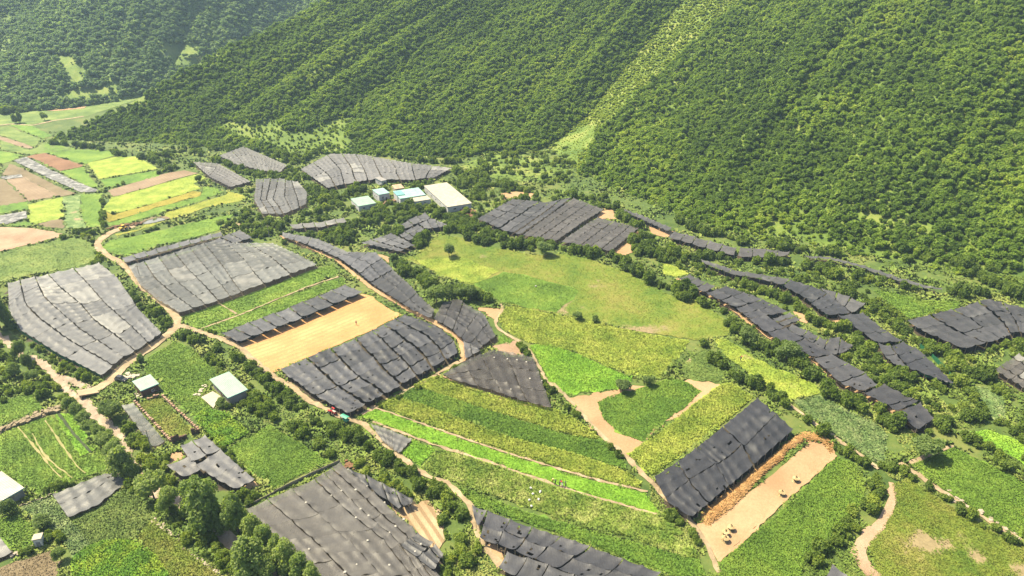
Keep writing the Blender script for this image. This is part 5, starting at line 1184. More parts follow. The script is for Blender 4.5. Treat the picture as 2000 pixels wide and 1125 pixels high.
for i, (s, lab) in enumerate((("I712,606", "straw stook standing alone farthest up the tan ground"), ("I635,684", "straw stook second from the top of the tan ground"), ("I356,874", "upper of the three clustered straw stooks"), ("I326,902", "middle of the three clustered straw stooks"), ("I325,936", "lowest of the three clustered straw stooks"))):
    p = hit(px(s))[0]; r = np.random.default_rng(60 + i); n = 260; th = r.random(n) * 6.28; e = empty("straw_stook", p); tag(e, lab, "straw stook", "straw stooks on the tan ground")
    V = []
    for x in th:
        d = np.array([math.cos(x), math.sin(x), 0]); o = np.array([-d[1], d[0], 0]); rb = .75 + .25 * r.random(); zt = 1.35 + .5 * r.random(); rt = .1 + .12 * r.random(); w = .09
        V += [d * rb - o * w, d * rb + o * w, d * rt + o * w + (0, 0, zt), d * rt - o * w + (0, 0, zt)]
    link("sheaves", mesh_np("sheaves", V, [np.arange(4 * n).reshape(n, 4)], [M_SHOCK], dict(rnd=np.repeat(r.random(n), 4))), e)
    V = []
    for x in r.random(160) * 6.28:
        d = np.array([math.cos(x), math.sin(x), 0]); o = np.array([-d[1], d[0], 0]); l = .5 + .45 * r.random()
        V += [d * .05 - o * .1 + (0, 0, 1.6), d * .05 + o * .1 + (0, 0, 1.6), d * l + o * .14 + (0, 0, 1.75 - l * .55), d * l - o * .14 + (0, 0, 1.75 - l * .55)]
    link("ear_tuft", mesh_np("ear_tuft", V, [np.arange(640).reshape(160, 4)], [M_SHOCK], dict(rnd=np.repeat(.4 + .6 * r.random(160), 4))), e)

# sacks and bundles
M_SACK = plain("white sack", (.42, .40, .36), .7, .1, 2)
for i, (s, lab) in enumerate((("H1080,708", "white sack lowest left in the wind beaten field"), ("H1131,705", "rounded white sack right of the lowest left one"), ("H1100,674", "pale sack in the middle of the wind beaten field"), ("H1140,662", "long white sack lying tilted nearest the lime strip"), ("H1088,642", "pinkish white sack at the top left of the sacks"), ("E1115,560", "white bundle alone in the square dark green meadow plot"), ("H1092,742", "dusty sack on the earth ridge below the white ones"))):
    p = hit(px(s), .5)[0]; m = MB(); n = 8; r = random.Random(i)
    l = 1.1 if i == 3 else .75
    m.ring([[(x * l, math.cos(2 * math.pi * k / n) * rr, .12 + math.sin(2 * math.pi * k / n) * rr * .75) for k in range(n)] for x, rr in ((-.62, .1), (-.5, .3), (-.15, .42 + .05 * r.random()), (.25, .44), (.5, .3), (.68, .08), (.78, .16))])
    o = m.build("sack", [M_SACK], None, p, True); o.rotation_euler = (0, 0, i * 1.3 + .5); o.scale = (.72, .72, .72); tag(o, lab, "sack", "sacks lying in the crops")

# people (a few pixels tall)
def person(label, s, top, legs, hat, rz=0, bend=0.0):
    t = NT("clothes"); sx = t.node("ShaderNodeSeparateXYZ"); t.L(t.opos(), sx.inputs[0])
    t.color(t.ramp(t.val('DIVIDE', sx.outputs[2], 1.75), [(.0, legs), (.47, legs), (.49, top), (.80, top), (.82, (.36, .21, .14))])); t.b.inputs["Roughness"].default_value = .8
    for nd in t.n:
        if nd.type == 'VALTORGB': nd.color_ramp.interpolation = 'CONSTANT'
    y = lambda z: -max(0, z - .9) * bend
    J = [((0, y(.95), .95), .15), ((0, y(1.2), 1.2), .15), ((0, y(1.42), 1.42), .12), ((0, y(1.5), 1.5), .06), ((0, y(1.6) - .02, 1.6), .1), ((0, y(1.7), 1.7), .075),
         ((.1, 0, .88), .1), ((.11, -.05, .48), .07), ((.12, .03, .08), .05), ((.12, -.12, .04), .04), ((-.1, 0, .88), .1), ((-.11, .08, .48), .07), ((-.12, .1, .08), .05), ((-.12, -.05, .04), .04),
         ((.2, y(1.4), 1.4), .065), ((.27, y(1.15) - .05, 1.14), .05), ((.25, y(.95) - .2, .94), .035), ((-.2, y(1.4), 1.4), .065), ((-.28, y(1.15) - .02, 1.14), .05), ((-.24, y(.95) - .22, .96), .035)]
    Ed = [(0, 1), (1, 2), (2, 3), (3, 4), (4, 5), (0, 6), (6, 7), (7, 8), (8, 9), (0, 10), (10, 11), (11, 12), (12, 13), (2, 14), (14, 15), (15, 16), (2, 17), (17, 18), (18, 19)]
    me = bpy.data.meshes.new("person"); me.from_pydata([j[0] for j in J], Ed, []); me.materials.append(t.m)
    o = link("person", me, None, hit(px(s))[0] + np.array([0, 0, .28])); o.rotation_euler = (0, 0, rz)
    md = o.modifiers.new("skin", 'SKIN'); o.modifiers.new("sub", 'SUBSURF').levels = 1
    for i, j in enumerate(J): me.skin_vertices[0].data[i].radius = (j[1], j[1])
    me.skin_vertices[0].data[0].use_root = True
    m = MB(); c = y(1.68); m.ring([[(math.cos(a) * r_, math.sin(a) * r_ + c, z) for a in np.linspace(0, 6.283, 11)[:-1]] for r_, z in ((.26, 1.69), (.25, 1.72), (.12, 1.73), (.1, 1.84), (.04, 1.86))]); m.build("hat", [hat], o)
    tag(o, label, "person")
H1 = plain("straw hat", (.5, .4, .2), .8, .1); H2 = plain("red scarf", (.4, .03, .04), .8, .1); H3 = plain("dark cap", (.05, .05, .06), .8, .1)
person("person in dark clothes standing in the golden straw field", "E130,776", (.05, .05, .07), (.03, .03, .04), H3, .5)
person("person in black with a reddish hat in the yellow meadow wedge", "F410,974", (.03, .03, .035), (.03, .03, .04), H2, 2.2, .5)
person("person in dark green standing by the ridge of the lime strip", "H1222,628", (.02, .10, .05), (.02, .04, .03), H3, 1.0)
person("person in black bending beside the dark green one", "H1245,636", (.02, .02, .03), (.02, .02, .03), H3, 2.6, .7)
person("person in a white top and red scarf stooping over the crop", "H1262,644", (.5, .48, .45), (.08, .07, .07), H2, 3.6, .8)
person("person in dark brown at the right end of the row of workers", "H1280,640", (.08, .05, .04), (.04, .03, .03), H3, 4.4, .2)
person("person in yellow at the left end of the row of workers", "H1207,616", (.5, .32, .05), (.25, .12, .05), H1, .2, .5)
# ------------------------------------------------------------------ trees and shrubs of the valley
def crown_lobes(kind, i):
    r = np.random.default_rng(300 + i); L = []
    if kind == "poplar":       # tall, several upright masses
        for k in range(9):
            t = 6.28 * (k * .382 + r.random() * .1); z = .30 + .62 * (k / 8); q = .20 * (1 - .55 * (k / 8)) * (.5 + r.random()); s = (.23 - .10 * abs(k / 8 - .35)) * (.85 + .3 * r.random())
            L.append((q * math.cos(t), q * math.sin(t), z, s, s, s * 1.05))
    else:                      # round
        L.append((0, 0, .6, .30, .30, .27))
        for k in range(8):
            t = 6.28 * (k * .382 + r.random() * .2); q = .28 * (.5 + .6 * r.random()); s = .17 + .08 * r.random()
            L.append((q * math.cos(t), q * math.sin(t), .40 + .42 * r.random(), s, s, s))
    return L
TREE_ME = [crown_mesh("crown", crown_lobes("poplar" if i < 4 else "round", i), 1500, .036, 310 + i, M_TREE, .8) for i in range(8)]
TREE_TR = []
for i in range(3):
    r = random.Random(i); m = MB(); m.tube((0, 0, -.03), (.01, .01, .35), .028, .02, 8); m.tube((.01, .01, .35), (.0, .02, .75), .02, .006, 7)
    for k in range(5):
        t = k * 2.4 + r.random(); z = .28 + .08 * k; m.tube((.01, .01, z), (.2 * math.cos(t), .2 * math.sin(t), z + .16), .011, .004, 6)
    TREE_TR.append(m.mesh("trunk", [M_BARK]))
_tn = [0]
def tree(s, h, w, kind, tint, label, group=None):
    """s: survey point of the trunk foot; h height and w crown width in metres"""
    _tn[0] += 1; n = _tn[0]; p = hit(px(s))[0]; e = empty("poplar_tree" if kind == "poplar" else "broadleaf_tree", p, n * 1.7)
    h, w = (h * 1.08, w * .86) if kind == "poplar" else (h, w); sx = w / (.62 if kind == "poplar" else .92); c = link("crown", TREE_ME[n % 4 + (0 if kind == "poplar" else 4)], e); c["tint"] = tint; c.scale = (sx, sx, h); t = link("trunk", TREE_TR[n % 3], e); t.scale = (sx, sx, h)
    tag(e, label, "tree", group)
BELT = "trees in the belt along the stream bed"
for a in [("G1150,870", 14.5, 8.6, "poplar", .5, "tallest and broadest poplar of the belt, hiding the torn net's lower left"), ("G1075,790", 10, 5.5, "poplar", .5, "dense tree leaning against the left side of the tallest poplar"),
          ("G1215,890", 9, 4.6, "poplar", .42, "dark narrow tree at the lower right foot of the tallest poplar"), ("G1310,890", 11, 6.2, "poplar", .46, "upright poplar beside the left corner of the large brown grey net"),
          ("G850,705", 9.5, 8, "round", .5, "round greyish tree in the belt right of the wrinkled net's corner"), ("G745,605", 7.5, 4.6, "round", .45, "slim tree between two bigger ones above the wrinkled net's right corner"), ("G690,575", 9, 7, "poplar", .5, "pale leafed tree at the right end of the bean field"),
          ("G640,480", 7, 6, "round", .4, "spreading tree just above the wrinkled net's end of the bean field"), ("G590,420", 6, 5.5, "round", .5, "greyish tree on the stream bank level with the lime strip's end"), ("G560,375", 5.5, 4.5, "round", .55, "small pale tree on the stream bank below the gravel bend"),
          ("G940,785", 8, 5.5, "round", .42, "isolated round tree on the lower left edge of the belt"), ("G1150,900", 6, 4, "round", .35, "low dark bushy tree below the tallest poplar"), ("G1400,960", 8.5, 5, "poplar", .6, "sunlit young poplar along the brown grey net's lower left edge"),
          ("G1465,1010", 8.5, 5, "poplar", .62, "second sunlit poplar down the brown grey net's edge"), ("G1530,1060", 8, 4.6, "poplar", .55, "third sunlit poplar down the brown grey net's edge"), ("G1385,1120", 10, 7.5, "poplar", .48, "large leafy poplar near the bottom edge left of the sunlit row"),
          ("G1590,1120", 9.5, 5.4, "poplar", .6, "tall sunlit poplar near the bottom end of the row"), ("G1660,1170", 8.5, 5, "poplar", .58, "poplar cut by the bottom edge beside the brown grey net"), ("G1720,1200", 7, 4.5, "poplar", .6, "last small poplar at the bottom edge of the belt"), ("G1480,1165", 8, 5, "round", .5, "tree cut by the bottom edge between the two poplar rows")]:
    tree(*a[:4], min(.8, a[4] + .12), a[5], group=BELT)
for a in [("G615,268", 7, 6.8, "round", .22, "big round dark tree between the stream bed and the flat greenish net"), ("G398,215", 5.5, 4.8, "round", .42, "small tree at the left end of the bridge"), ("G435,255", 5, 4.6, "round", .32, "dark small tree just below the bridge end"),
          ("G470,300", 5, 4.5, "round", .38, "small tree on the left bank of the gravel bend"), ("G500,335", 4.5, 4, "round", .45, "lowest of the small trees on the left gravel bank"),
          ("V235,330", 8, 5.6, "round", .18, "dark tree on the stream bank above its own shadowed twin"), ("V315,450", 6.5, 4, "round", .12, "darkest tree in the pair on the left stream bank"), ("V170,520", 5.5, 4.5, "round", .25, "small dark tree left of the darkest pair"), ("V360,560", 4.5, 4.5, "round", .2, "low dark tree below the darkest pair"),
          ("D5,800", 17, 8, "poplar", .08, "very dark tall tree cut by the left edge beside the leftmost net"), ("W95,575", 4.5, 4.2, "round", .15, "dark tree against the wall of the white roofed shed"), ("W395,700", 4, 4.4, "round", .2, "dark tree behind the white pillar"), ("W550,985", 4, 3.2, "round", .42, "small tree below the white pillar"),
          ("A85,680", 7, 4.5, "poplar", .3, "left of the two far trees on the valley floor"), ("A113,676", 8, 4.5, "poplar", .3, "right of the two far trees on the valley floor"), ("A247,662", 7, 6.5, "round", .35, "far tree standing alone beside the cart track"), ("D780,980", 3.2, 2.4, "poplar", .25, "slim little tree beside the rubble heap"),
          ("G1215,195", 3.2, 3.6, "round", .3, "grey bushy tree at the corner of the bright patio"), ("E640,400", 6.5, 6.4, "round", .22, "round dark tree alone in the upper left of the big meadow"), ("E1165,392", 7, 8.5, "round", .25, "broad round tree bulging out of the meadow hedge"),
          ("E1345,742", 3.4, 4.2, "round", .2, "left dark tree on the line below the big meadow"), ("E1440,758", 2.8, 3, "round", .2, "right dark tree on the line below the big meadow"), ("H1590,108", 4, 6.2, "round", .15, "dark tree at the top of the bare tan soil"), ("H1732,80", 4, 4.2, "round", .18, "smaller dark tree right of the bare tan soil's top"),
          ("E570,655", 8.5, 8, "round", .36, "large sunlit tree in the clump beside the snaking net"), ("E640,640", 7, 6, "round", .3, "tree behind the large one in the clump beside the snaking net"), ("E755,640", 7, 6, "round", .28, "dark tree at the right end of the clump beside the snaking net"), ("E700,640", 6.5, 6, "round", .3, "tree in the middle of the clump beside the snaking net"),
          ("I1420,475", 7, 8, "round", .22, "large dark tree below the dark bottom end of the terrace net"), ("F450,880", 6.5, 8, "round", .22, "large round tree in the shrub belt above the yellow meadow wedge"), ("F660,970", 7, 8, "round", .22, "broad dark tree lower in the shrub belt above the yellow meadow wedge"),
          ("A1095,1003", 5, 5, "round", .2, "dark round tree in the ripe grain field"), ("D1215,240", 5, 4.4, "round", .3, "tree at the end of the green terraced field")]:
    tree(*a)

shr = []      # x, y, radius, height, tint, zone
ZONES = []
def zone(label, cat="bush"): ZONES.append((label, cat)); return len(ZONES) - 1
sr = np.random.default_rng(77)
def hedge(label, s, w, size, dens=.55, tint=.3, tv=.14):
    """row of bushes along a line, w metres wide"""
    z = zone(label); P = hit(px(s)); L = np.linalg.norm(np.diff(P, axis=0), axis=1).sum(); n = int(L * max(w, size * .8) / (size * size) * dens * 3.2); Q = resample(P, 400)[:, :2]
    for q in Q[sr.integers(0, 400, n)]:
        a = sr.random() * 6.28; d = w / 2 * sr.random() ** .5; rr = size * .9 * (.35 + .5 * sr.random() ** 1.4)
        shr.append((q[0] + d * math.cos(a), q[1] + d * math.sin(a), rr, rr * (1.25 + .5 * sr.random()), np.clip(tint + tv * sr.normal(), 0, 1), z))
def thicket(label, s, size, dens=.5, tint=.35, tv=.16):
    z = zone(label); P = poly_world(s)[:, :2]; lo, hi = P.min(0), P.max(0); n = int(np.prod(hi - lo) / (size * size) * dens * 3.2); Q = lo + sr.random((n, 2)) * (hi - lo); Q = Q[inside(Q[:, 0], Q[:, 1], P)]
    cl = fbm(Q[:, 0] / 9, Q[:, 1] / 9, 41); Q = Q[cl > .40]; cl = cl[cl > .40]
    for q, c in zip(Q, cl):
        rr = size * (.28 + .55 * sr.random() ** 1.5) * (.6 + .9 * (c - .3)); shr.append((q[0], q[1], rr, rr * (1.2 + .5 * sr.random()), np.clip(tint + tv * sr.normal() + .5 * (c - .55), 0, 1), z))
hedge("bush in the curved hedge around the top of the big meadow", "E560,258 640,250 760,300 900,340 1100,352 1240,345 1400,392 1530,410 1640,480 1800,560 1969,645", 5, 4.4, .6, .26)
hedge("bush in the hedge between the big meadow and the lowest terrace net", "F0,540 150,630 300,720 380,800 480,880 620,950 760,1020 I880,110 1050,185 1200,270 1330,375", 5.5, 4.4, .55, .28)
hedge("bush in the clump at the upper left corner of the big meadow", "E470,350 510,300 565,275", 6, 4.4, .7, .24)
hedge("bush in the tree clump beside the long snaking net", "E330,420 420,490 520,560 620,590 750,610 880,680", 5, 4.4, .7, .28)
hedge("bush in the dark hedge above the dirt track to the tricycle", "D960,830 1100,868 1250,925 1350,1005 1440,1070 G1450,55 1580,165 1750,275 1880,360 H0,310 150,410 300,500 420,580 560,690", 3.6, 3.1, .6, .24, .1)
hedge("bush in the paler hedge left of the dark track hedge", "D1150,960 1220,1040 G1210,20 1400,180 1600,310 1750,420 1850,500", 3.6, 3.0, .6, .48)
hedge("bush in the shrub belt running down past the rows of bare stubble", "H590,640 640,700 650,800 690,900 740,1010 800,1130", 6, 3.2, .5, .5)
hedge("bush along the footpath below the brown net", "E1000,850 1100,980 1160,1080 H1170,90 1290,200 1400,300 1500,380 1600,490", 1.6, 2.2, .6, .35)
hedge("bush in the hedge above the yellow green plot and eight panel net", "F170,870 240,960 330,1020 450,1100 I500,70 640,170 720,240 800,290 860,330", 3.6, 3.8, .65, .25)
hedge("bush on the bank between the cabbage patch and the lush field", "I880,370 960,440 1050,500 1120,560 1160,640 1120,740 1020,850 930,960 830,1040 780,1110", 4, 3.2, .55, .45)
hedge("bush along the bank beside the sandy track at the lower right", "I1170,560 1240,530 1330,560 1400,610", 3, 3, .6, .55)
hedge("bush in the long hedge of the lower right corner", "I1640,355 1700,410 1800,470 1969,590", 3.5, 3.2, .6, .38)
hedge("bush in the weedy strip under the lower right corner path", "I1340,570 1450,640 1560,720 1700,820 1850,920 1969,990", 3, 2.6, .5, .5)
hedge("bush in the hedge right of the sandy track", "I1500,350 1560,300 1640,280 1720,240 1760,210", 4, 4.4, .6, .35)
hedge("dark bush at the right edge below the round vegetable plot", "I1830,300 1900,330 1969,350", 5, 5, .7, .22)
hedge("bush below the round vegetable plot", "I1700,40 1780,60 1830,80", 4, 4.4, .6, .28)
hedge("bush between the winding road and the leftmost net roof", "D520,440 560,470 640,540 720,620 800,680 880,740 935,800", 3.2, 2.8, .65, .26)
hedge("bush along the lane above the winding road", "D340,290 430,270 520,280 560,250 570,180 560,100", 2.5, 2.6, .5, .35)
hedge("bush on the bank under the leftmost net roof", "D70,770 180,860 300,950 420,1030 520,1080", 3.2, 2.2, .55, .5)
hedge("bush along the top edge of the green terraced field", "D690,290 850,250 1000,215 1200,160", 1.2, 1.6, .5, .4)
hedge("bush lining the lower edge of the bean strips by the track", "D1000,760 1060,800 1200,830", 1.2, 1.6, .4, .4)
hedge("bush lining the long snaking net's tan path", "E60,440 200,545 330,625 480,705 600,760 690,830", 1.6, 2.0, .5, .42)
hedge("bush in the strip below the small green corner", "E1000,880 1080,940 1130,1020 H1150,20 1200,110", 1.4, 1.8, .6, .38)
hedge("bush along the rounded lower edge of the torn black nets", "E720,985 600,1045 H450,95 300,180 180,255", 1.4, 2.0, .6, .42)
hedge("bush in the hedge under the wide net roof near the factory sheds", "E700,220 780,235 860,290 980,320 1200,345 1350,385 1500,395", 3.6, 4, .5, .32)
hedge("bush along the base line of the middle hill", "A270,790 350,800 480,810 600,830 650,850 740,870", 4, 4, .6, .22)
hedge("bush around the far field corner below the middle hill", "A740,885 800,870 850,890 900,910 920,940", 5, 4, .5, .22)
hedge("bush lining the beige strip's upper edge", "A600,1035 750,995 900,945 1000,920 1080,915 1150,960 1250,1040", 1.8, 2.6, .5, .3)
hedge("bush between the two pale back nets", "A1150,880 1250,910 1330,950 1450,965 1560,960 1620,930", 4, 4.4, .6, .32)
hedge("bush in the hedge above the long pale grey net", "A1480,830 1580,880 1650,900 1720,860 1800,820", 4, 4.4, .6, .32)
hedge("bush along the upper edge of the long pale grey net", "B150,840 300,860 450,885 600,900 700,890", 3.5, 4, .5, .38)
hedge("bush in the hedge under the upper terrace net", "F250,400 400,430 550,430 700,440 850,470 950,520 1000,580", 5, 4.6, .6, .26)
hedge("bush in the forest fringe above the upper terrace net", "F0,200 150,240 300,300 450,330 600,345 760,375 950,390", 5, 4.6, .55, .36)
hedge("bush between the second and the lowest terrace nets", "F180,460 330,510 450,560 600,620 720,670 780,720", 4.5, 3.6, .55, .4)
hedge("bush on the bank behind the loose terrace panels", "F790,750 880,790 1000,810 1050,820", 4.5, 3.6, .7, .4)
hedge("bush in the lower bank between the terrace nets", "F1000,950 1080,930 1150,990 1250,1040 1350,1080 I1100,60 1250,110 1400,160 1450,200", 4, 3.6, .6, .42)
hedge("bush beside the neck of the second terrace net", "F1000,600 1100,640 1150,690 1230,780 1330,830 1430,890 1500,950", 4, 3.8, .6, .36)
hedge("bush in front of the wide right net roof", "F1640,920 1720,900 1850,850 1969,830", 3, 3.6, .6, .42)
hedge("bush in the hedge above the bright green plot", "F900,480 1050,520 1200,530 1350,590 1500,600 1640,620", 3.6, 4.4, .65, .28)
hedge("bush in the hedge across the grassy slope at the right", "F1400,420 1550,440 1700,490 1780,540", 4, 4.4, .6, .28)
hedge("bush around the right corner of the wide right net roof", "F1650,600 1750,600 1850,600 1969,640", 4, 4.6, .6, .3)
hedge("bright leafy bush by the bright green plot", "F1060,520 1130,540 1200,560", 3.5, 4, .7, .85, .06)
hedge("bush on the bank right of the second terrace net's tail", "F1500,900 1580,980 1620,1040 1650,1090 I1600,40 1640,120", 3.5, 3.4, .5, .55)
hedge("dark bush near the browned net at the right edge", "F1680,1040 1740,1080 1800,1060", 4, 4.4, .7, .25)
hedge("bush along the stream above the bridge", "V120,150 330,380 480,480 560,560 600,640 700,740", 4, 2.6, .5, .45)
hedge("bush on the near bank of the gravel side arm", "V400,330 520,400 700,490 860,560 960,620", 3, 2.4, .6, .5)
hedge("bush in the bramble bank above the small green plot by the bridge", "V0,770 120,720 260,660 420,640 520,740", 5, 3, .6, .4)
hedge("bush along the right side of the flat greenish net", "G660,260 700,300 760,350 820,420", 2.5, 2.4, .5, .6)
hedge("bush between the stream belt and the flat greenish net", "G640,320 720,400 800,470 900,560 960,620", 5, 3, .5, .6)
hedge("bush under the poplar belt", "G700,600 850,700 1000,760 1150,900 1300,960 1420,1050", 5, 2.4, .25, .6)
hedge("bush on the weedy slope below the poplar belt", "G900,820 1010,880 1120,950 1220,1030 1320,1110", 5, 2.4, .35, .6)
hedge("bush along the wall foot of the white roofed shed", "G150,700 230,660 330,640 400,620", 2.6, 2.4, .6, .3)
hedge("bush in the weeds around the white pillar", "G110,1000 200,965 300,900 340,960", 3, 2, .5, .45)
hedge("bush in the weeds behind the farmhouse", "G1230,200 1320,190 1400,200 1450,260", 3, 2.2, .6, .4)
hedge("bush beside the green fence of the torn net", "G1130,340 1220,430 1300,520 1400,600", 1.2, 1.6, .5, .5)
hedge("bush at the lower right corner of the torn net", "G1290,680 1380,720 1480,650", 3, 2.6, .5, .5)
hedge("bush along the upper right side of the large brown grey net", "H100,510 200,560 330,630 450,700", 3, 2.4, .5, .75)
hedge("bush at the head of the lowest net", "H640,620 700,660 760,730 780,900", 1.8, 1.8, .5, .5)
hedge("bush beside the eight panel net's lower end", "H1740,640 1850,730 1900,800 I20,790 100,850 170,960", 2.4, 2.6, .6, .4)
hedge("bush round the stone ring in the big meadow", "E1440,575 1490,545 1540,565 1490,598 1440,575", .8, 1.3, .8, .45)
thicket("bush in the thicket left of the factory sheds", "E-30,190 150,150 330,200 400,270 330,290 200,290 50,330 -30,300", 4.6, .8, .32)
thicket("bush in the thicket between the snaking net and the zigzag net", "D1650,260 1800,240 1969,290 E40,250 150,300 100,370 0,340 D1850,330", 4.4, .8, .28)
thicket("bush in the thicket right of the zigzag net", "E540,130 640,150 760,190 900,260 880,320 640,240 560,200", 4.6, .9, .34)
thicket("bush in the thicket behind the factory sheds", "B660,950 800,920 900,1000 1100,1060 1400,1100 E1500,100 1200,60 900,20 800,100 760,60", 4.8, .75, .38)
thicket("bush in the shrubs in front of the factory sheds", "S40,620 250,680 520,660 700,720 760,640 940,620 1180,560 1300,640 1420,690 1500,760 1300,740 1130,690 950,740 700,800 400,760 100,760", 4.0, .7, .34)
thicket("bush in the shrubs between the factory and the pale back nets", "A1700,1030 1800,1040 1969,1010 B200,1000 160,1080 60,1110 A1860,1120 1720,1110", 4.4, .8, .32)
thicket("bush in the shrubs around the grey strip net", "D1380,160 1480,180 1580,200 1560,260 1450,300 1350,340 1300,330 1400,270 1290,210", 4.2, .7, .34)
thicket("bush in the shrubs right of the ripe grain field", "D1220,170 1380,110 1420,180 1300,250 1200,240", 3.6, .5, .4)
thicket("bush beside the sandy notch of the wide net roof", "E1550,130 1640,200 1740,290 1700,340 1640,300", 4.2, .8, .32)
thicket("bush between the hedge and the upper terrace net", "E1560,330 1700,300 1850,330 1969,380 F300,400 250,470 100,430 E1850,440 1640,400", 4.6, .9, .27)
thicket("bush in the scrub at the foot of the right hill", "F100,180 500,220 900,300 1300,430 1700,560 1969,620 1969,480 1500,330 1000,200 500,130 150,90", 4.4, .45, .45)
thicket("bush in the scrub of the ravine mouth", "B750,900 900,850 1080,830 1250,760 1330,900 1300,1010 1150,1020 950,960", 3.4, .22, .5)
thicket("bush in the scrub between the terrace nets at the right", "F1050,800 1200,900 1300,950 1230,1000 1100,960 1000,880", 3.6, .5, .4)
thicket("weedy bush left of the stream bed", "V0,180 130,260 200,500 400,600 560,640 560,740 440,640 200,660 0,760", 2.6, .35, .55)
thicket("weedy bush on the strip left of the track hedge", "G1180,60 1350,190 1520,310 1700,430 1860,520 H0,520 -20,470 G1700,340 1500,180 1350,60", 2.2, .3, .7)
thicket("weedy bush on the strip right of the large brown grey net", "H560,620 640,660 640,900 700,1130 620,1130 620,850 600,740", 2.4, .5, .55)
thicket("weedy bush on the shrubby left edge field", "D340,300 520,270 540,360 560,440 440,400 360,340", 2.4, .4, .45)
thicket("bush in the trees at the back of the far valley", "A-30,590 200,600 420,530 700,520 640,560 420,580 260,600 150,625 -30,640", 5.5, .6, .3)
thicket("bush between the yellow field and the square net", "A1150,990 1260,1040 1380,1030 1400,985 1380,1090 D1290,150 1380,80", 3.4, .5, .38)
thicket("bush on the slope below the middle hill's clearing", "A1000,800 1200,790 1300,770 1500,830 1640,880 1560,900 1400,830 1200,830 1080,870 900,900 800,860", 4.4, .5, .34)

thicket("bush in the lush scrub covering the terrace banks", "F60,440 250,400 600,420 900,470 1300,600 1700,700 1969,650 1969,1100 I1900,330 1700,330 1480,330 1380,380 1200,270 880,60 F700,930 450,800 250,660", 2.5, .22, .52)
thicket("bush in the rough scrub around the factory and back nets", "A1200,780 1700,870 B200,1000 900,1000 1400,1090 E1500,60 1560,330 1250,330 900,330 600,240 350,330 0,330 D1500,330 1350,300 1300,200 1400,100", 3.2, .28, .38)
thicket("bush in the scrub beyond the right edge", "P1985,520 2230,600 2240,1100 2010,1120 1990,800", 3.4, .5, .4)
thicket("bush in the scrub beyond the left edge", "P-220,600 -10,600 -15,1120 -230,1120", 3.2, .35, .45)
shr = np.array(shr)
ok = np.ones(len(shr), bool)
for P in NET_POLYS + BUILD_POLYS:
    lo, hi = P.min(0) - 1.5, P.max(0) + 1.5; m = (shr[:, 0] > lo[0]) & (shr[:, 0] < hi[0]) & (shr[:, 1] > lo[1]) & (shr[:, 1] < hi[1])
    if m.any():
        I = np.where(m)[0]; x, y, rr = shr[I, 0], shr[I, 1], shr[I, 2]; d = seg_dist(x, y, np.r_[P, P[:1]]); ok[I[inside(x, y, P) | (d < rr * .55)]] = False
for P in FIELD_POLYS:
    lo, hi = P.min(0), P.max(0); m = (shr[:, 0] > lo[0]) & (shr[:, 0] < hi[0]) & (shr[:, 1] > lo[1]) & (shr[:, 1] < hi[1]); I = np.where(m)[0]
    if len(I):
        x, y, rr = shr[I, 0], shr[I, 1], shr[I, 2]; d = seg_dist(x, y, np.r_[P, P[:1]]); ok[I[inside(x, y, P) & (d > rr * .45 + .5)]] = False
for Q, W in ROADS:
    d = seg_dist(shr[:, 0], shr[:, 1], Q[::3]); ok &= d > W.mean() * .5 + shr[:, 2] * .45
shr = shr[ok]; gz = g(shr[:, 0], shr[:, 1]); P = np.c_[shr[:, :2], gz - .15]
dist = np.linalg.norm(P - np.array([0, 0, CAM_H]), axis=1); q = to_px(P); vis = (q[:, 0] > 0) & (q[:, 0] < 2000) & (q[:, 1] > 0) & (q[:, 1] < 1125)
keep = (q[:, 0] > -250) & (q[:, 0] < 2250) & (q[:, 1] < 1300); print("shrubs", len(shr), vis.sum())
order = np.argsort(-(shr[:, 2] * vis / dist)); big = set(order[:300].tolist()); rest = np.array([i for i in range(len(shr)) if i not in big and keep[i]])
R = shr[rest]; o = gn_scatter("shrubs", P[rest], np.stack([R[:, 2], R[:, 2], R[:, 3]], 1), sr.random(len(rest)) * 6.28, sr.integers(0, 7, len(rest)), R[:, 4], BUSH_ME)
tag(o, "countless smaller green shrubs filling the hedges and terrace banks", "shrubs", kind="stuff")
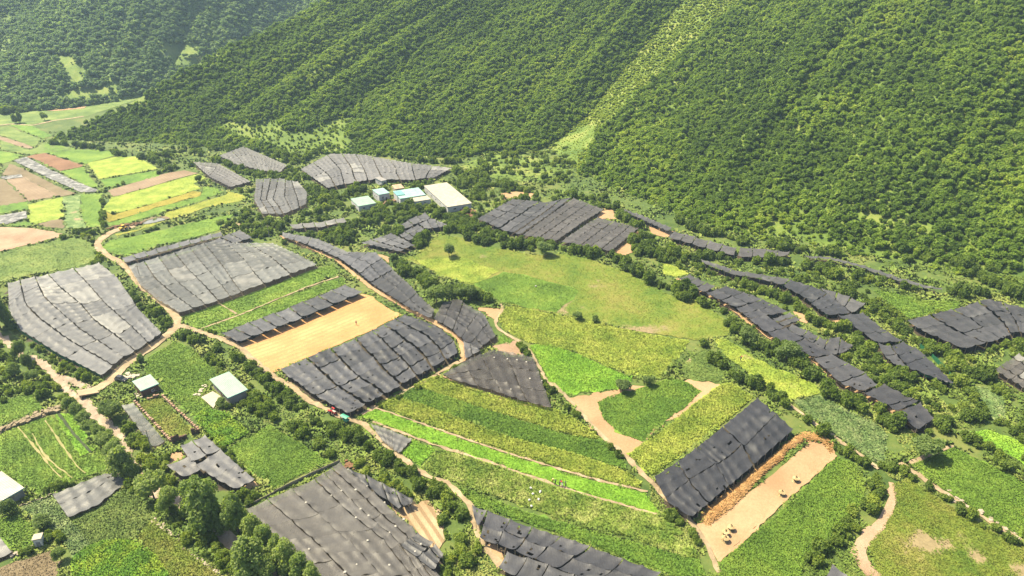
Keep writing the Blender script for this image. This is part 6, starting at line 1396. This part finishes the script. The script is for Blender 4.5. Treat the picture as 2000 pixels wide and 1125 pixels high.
for i in sorted(big):
    x, y, rr, hh, t, z = shr[i]; o = link("bush", BUSH_ME[i % 7], None, P[i]); o.rotation_euler = (0, 0, (i * 1.37) % 6.28); o.scale = (rr, rr, hh); o["tint"] = float(t)
    sz = "very large" if rr > 3.2 else "large" if rr > 2.4 else "mid sized"; hue = "yellowish" if t > .5 else "dark green" if t < .25 else "green"
    lab = "%s %s %s" % (sz, hue, ZONES[int(z)][0])
    if len(lab.split()) > 16: lab = "%s %s" % (hue if hue != "dark green" else "dark", ZONES[int(z)][0])
    tag(o, lab, "bush", "bushes of the hedges and banks")

# ------------------------------------------------------------------ rough grass between the fields (nobody could count it)
r = np.random.default_rng(88); n = 235000; u = r.random(n); Pp = np.stack([r.random(n) * 2440 - 220, 205 + 960 * u ** .8], 1)
W3 = hit(Pp); x, y = W3[:, 0], W3[:, 1]; ok = W3[:, 1] < 520
for Q in NET_POLYS + BUILD_POLYS + FIELD_POLYS: ok &= ~inside(x, y, Q)
for Q, W in ROADS:
    lo, hi = Q.min(0) - 4, Q.max(0) + 4; I = np.where(ok & (x > lo[0]) & (x < hi[0]) & (y > lo[1]) & (y < hi[1]))[0]
    ok[I[seg_dist(x[I], y[I], Q[::4]) < W.mean() * .5 + .1]] = False
ok &= fbm(x / 7, y / 7, 51) > .40 * (1 + .2 * (r.random(n) - .5)); W3 = W3[ok]; d = np.linalg.norm(W3 - (0, 0, CAM_H), axis=1)
pat = fbm(W3[:, 0] / 6, W3[:, 1] / 6, 52); T, TF, TR = tufts(W3 - (0, 0, .03), .5 * np.clip(d / 210, .8, 2.2) * (.5 + pat), (.25 + 1.0 * pat ** 2) * np.clip(d / 250, .8, 1.5), 3, 53, .8)
tag(link("grass", mesh_np("grass", T, [TF], [M_GRASS], dict(rnd=np.clip(TR * .7 + .15, 0, 1), bare=np.zeros(len(T))))), "rough tufted grass and weeds on the banks between the fields", "grass", kind="stuff"); print("grass", len(W3))
# ------------------------------------------------------------------ haze
hz = MB(); hz.box(-3100, 3100, -1300, 3500, -12, 150)
tm = bpy.data.materials.new("haze"); tm.use_nodes = True; tm.node_tree.nodes.clear()
ho = tm.node_tree.nodes.new("ShaderNodeOutputMaterial"); pv = tm.node_tree.nodes.new("ShaderNodeVolumePrincipled")
pv.inputs["Color"].default_value = (.55, .78, 1.0, 1); pv.inputs["Density"].default_value = 0.00014; pv.inputs["Anisotropy"].default_value = 0.2
tm.node_tree.links.new(pv.outputs[0], ho.inputs["Volume"])
tag(hz.build("haze", tm), "pale blue summer haze over the far hills", "haze", kind="stuff")
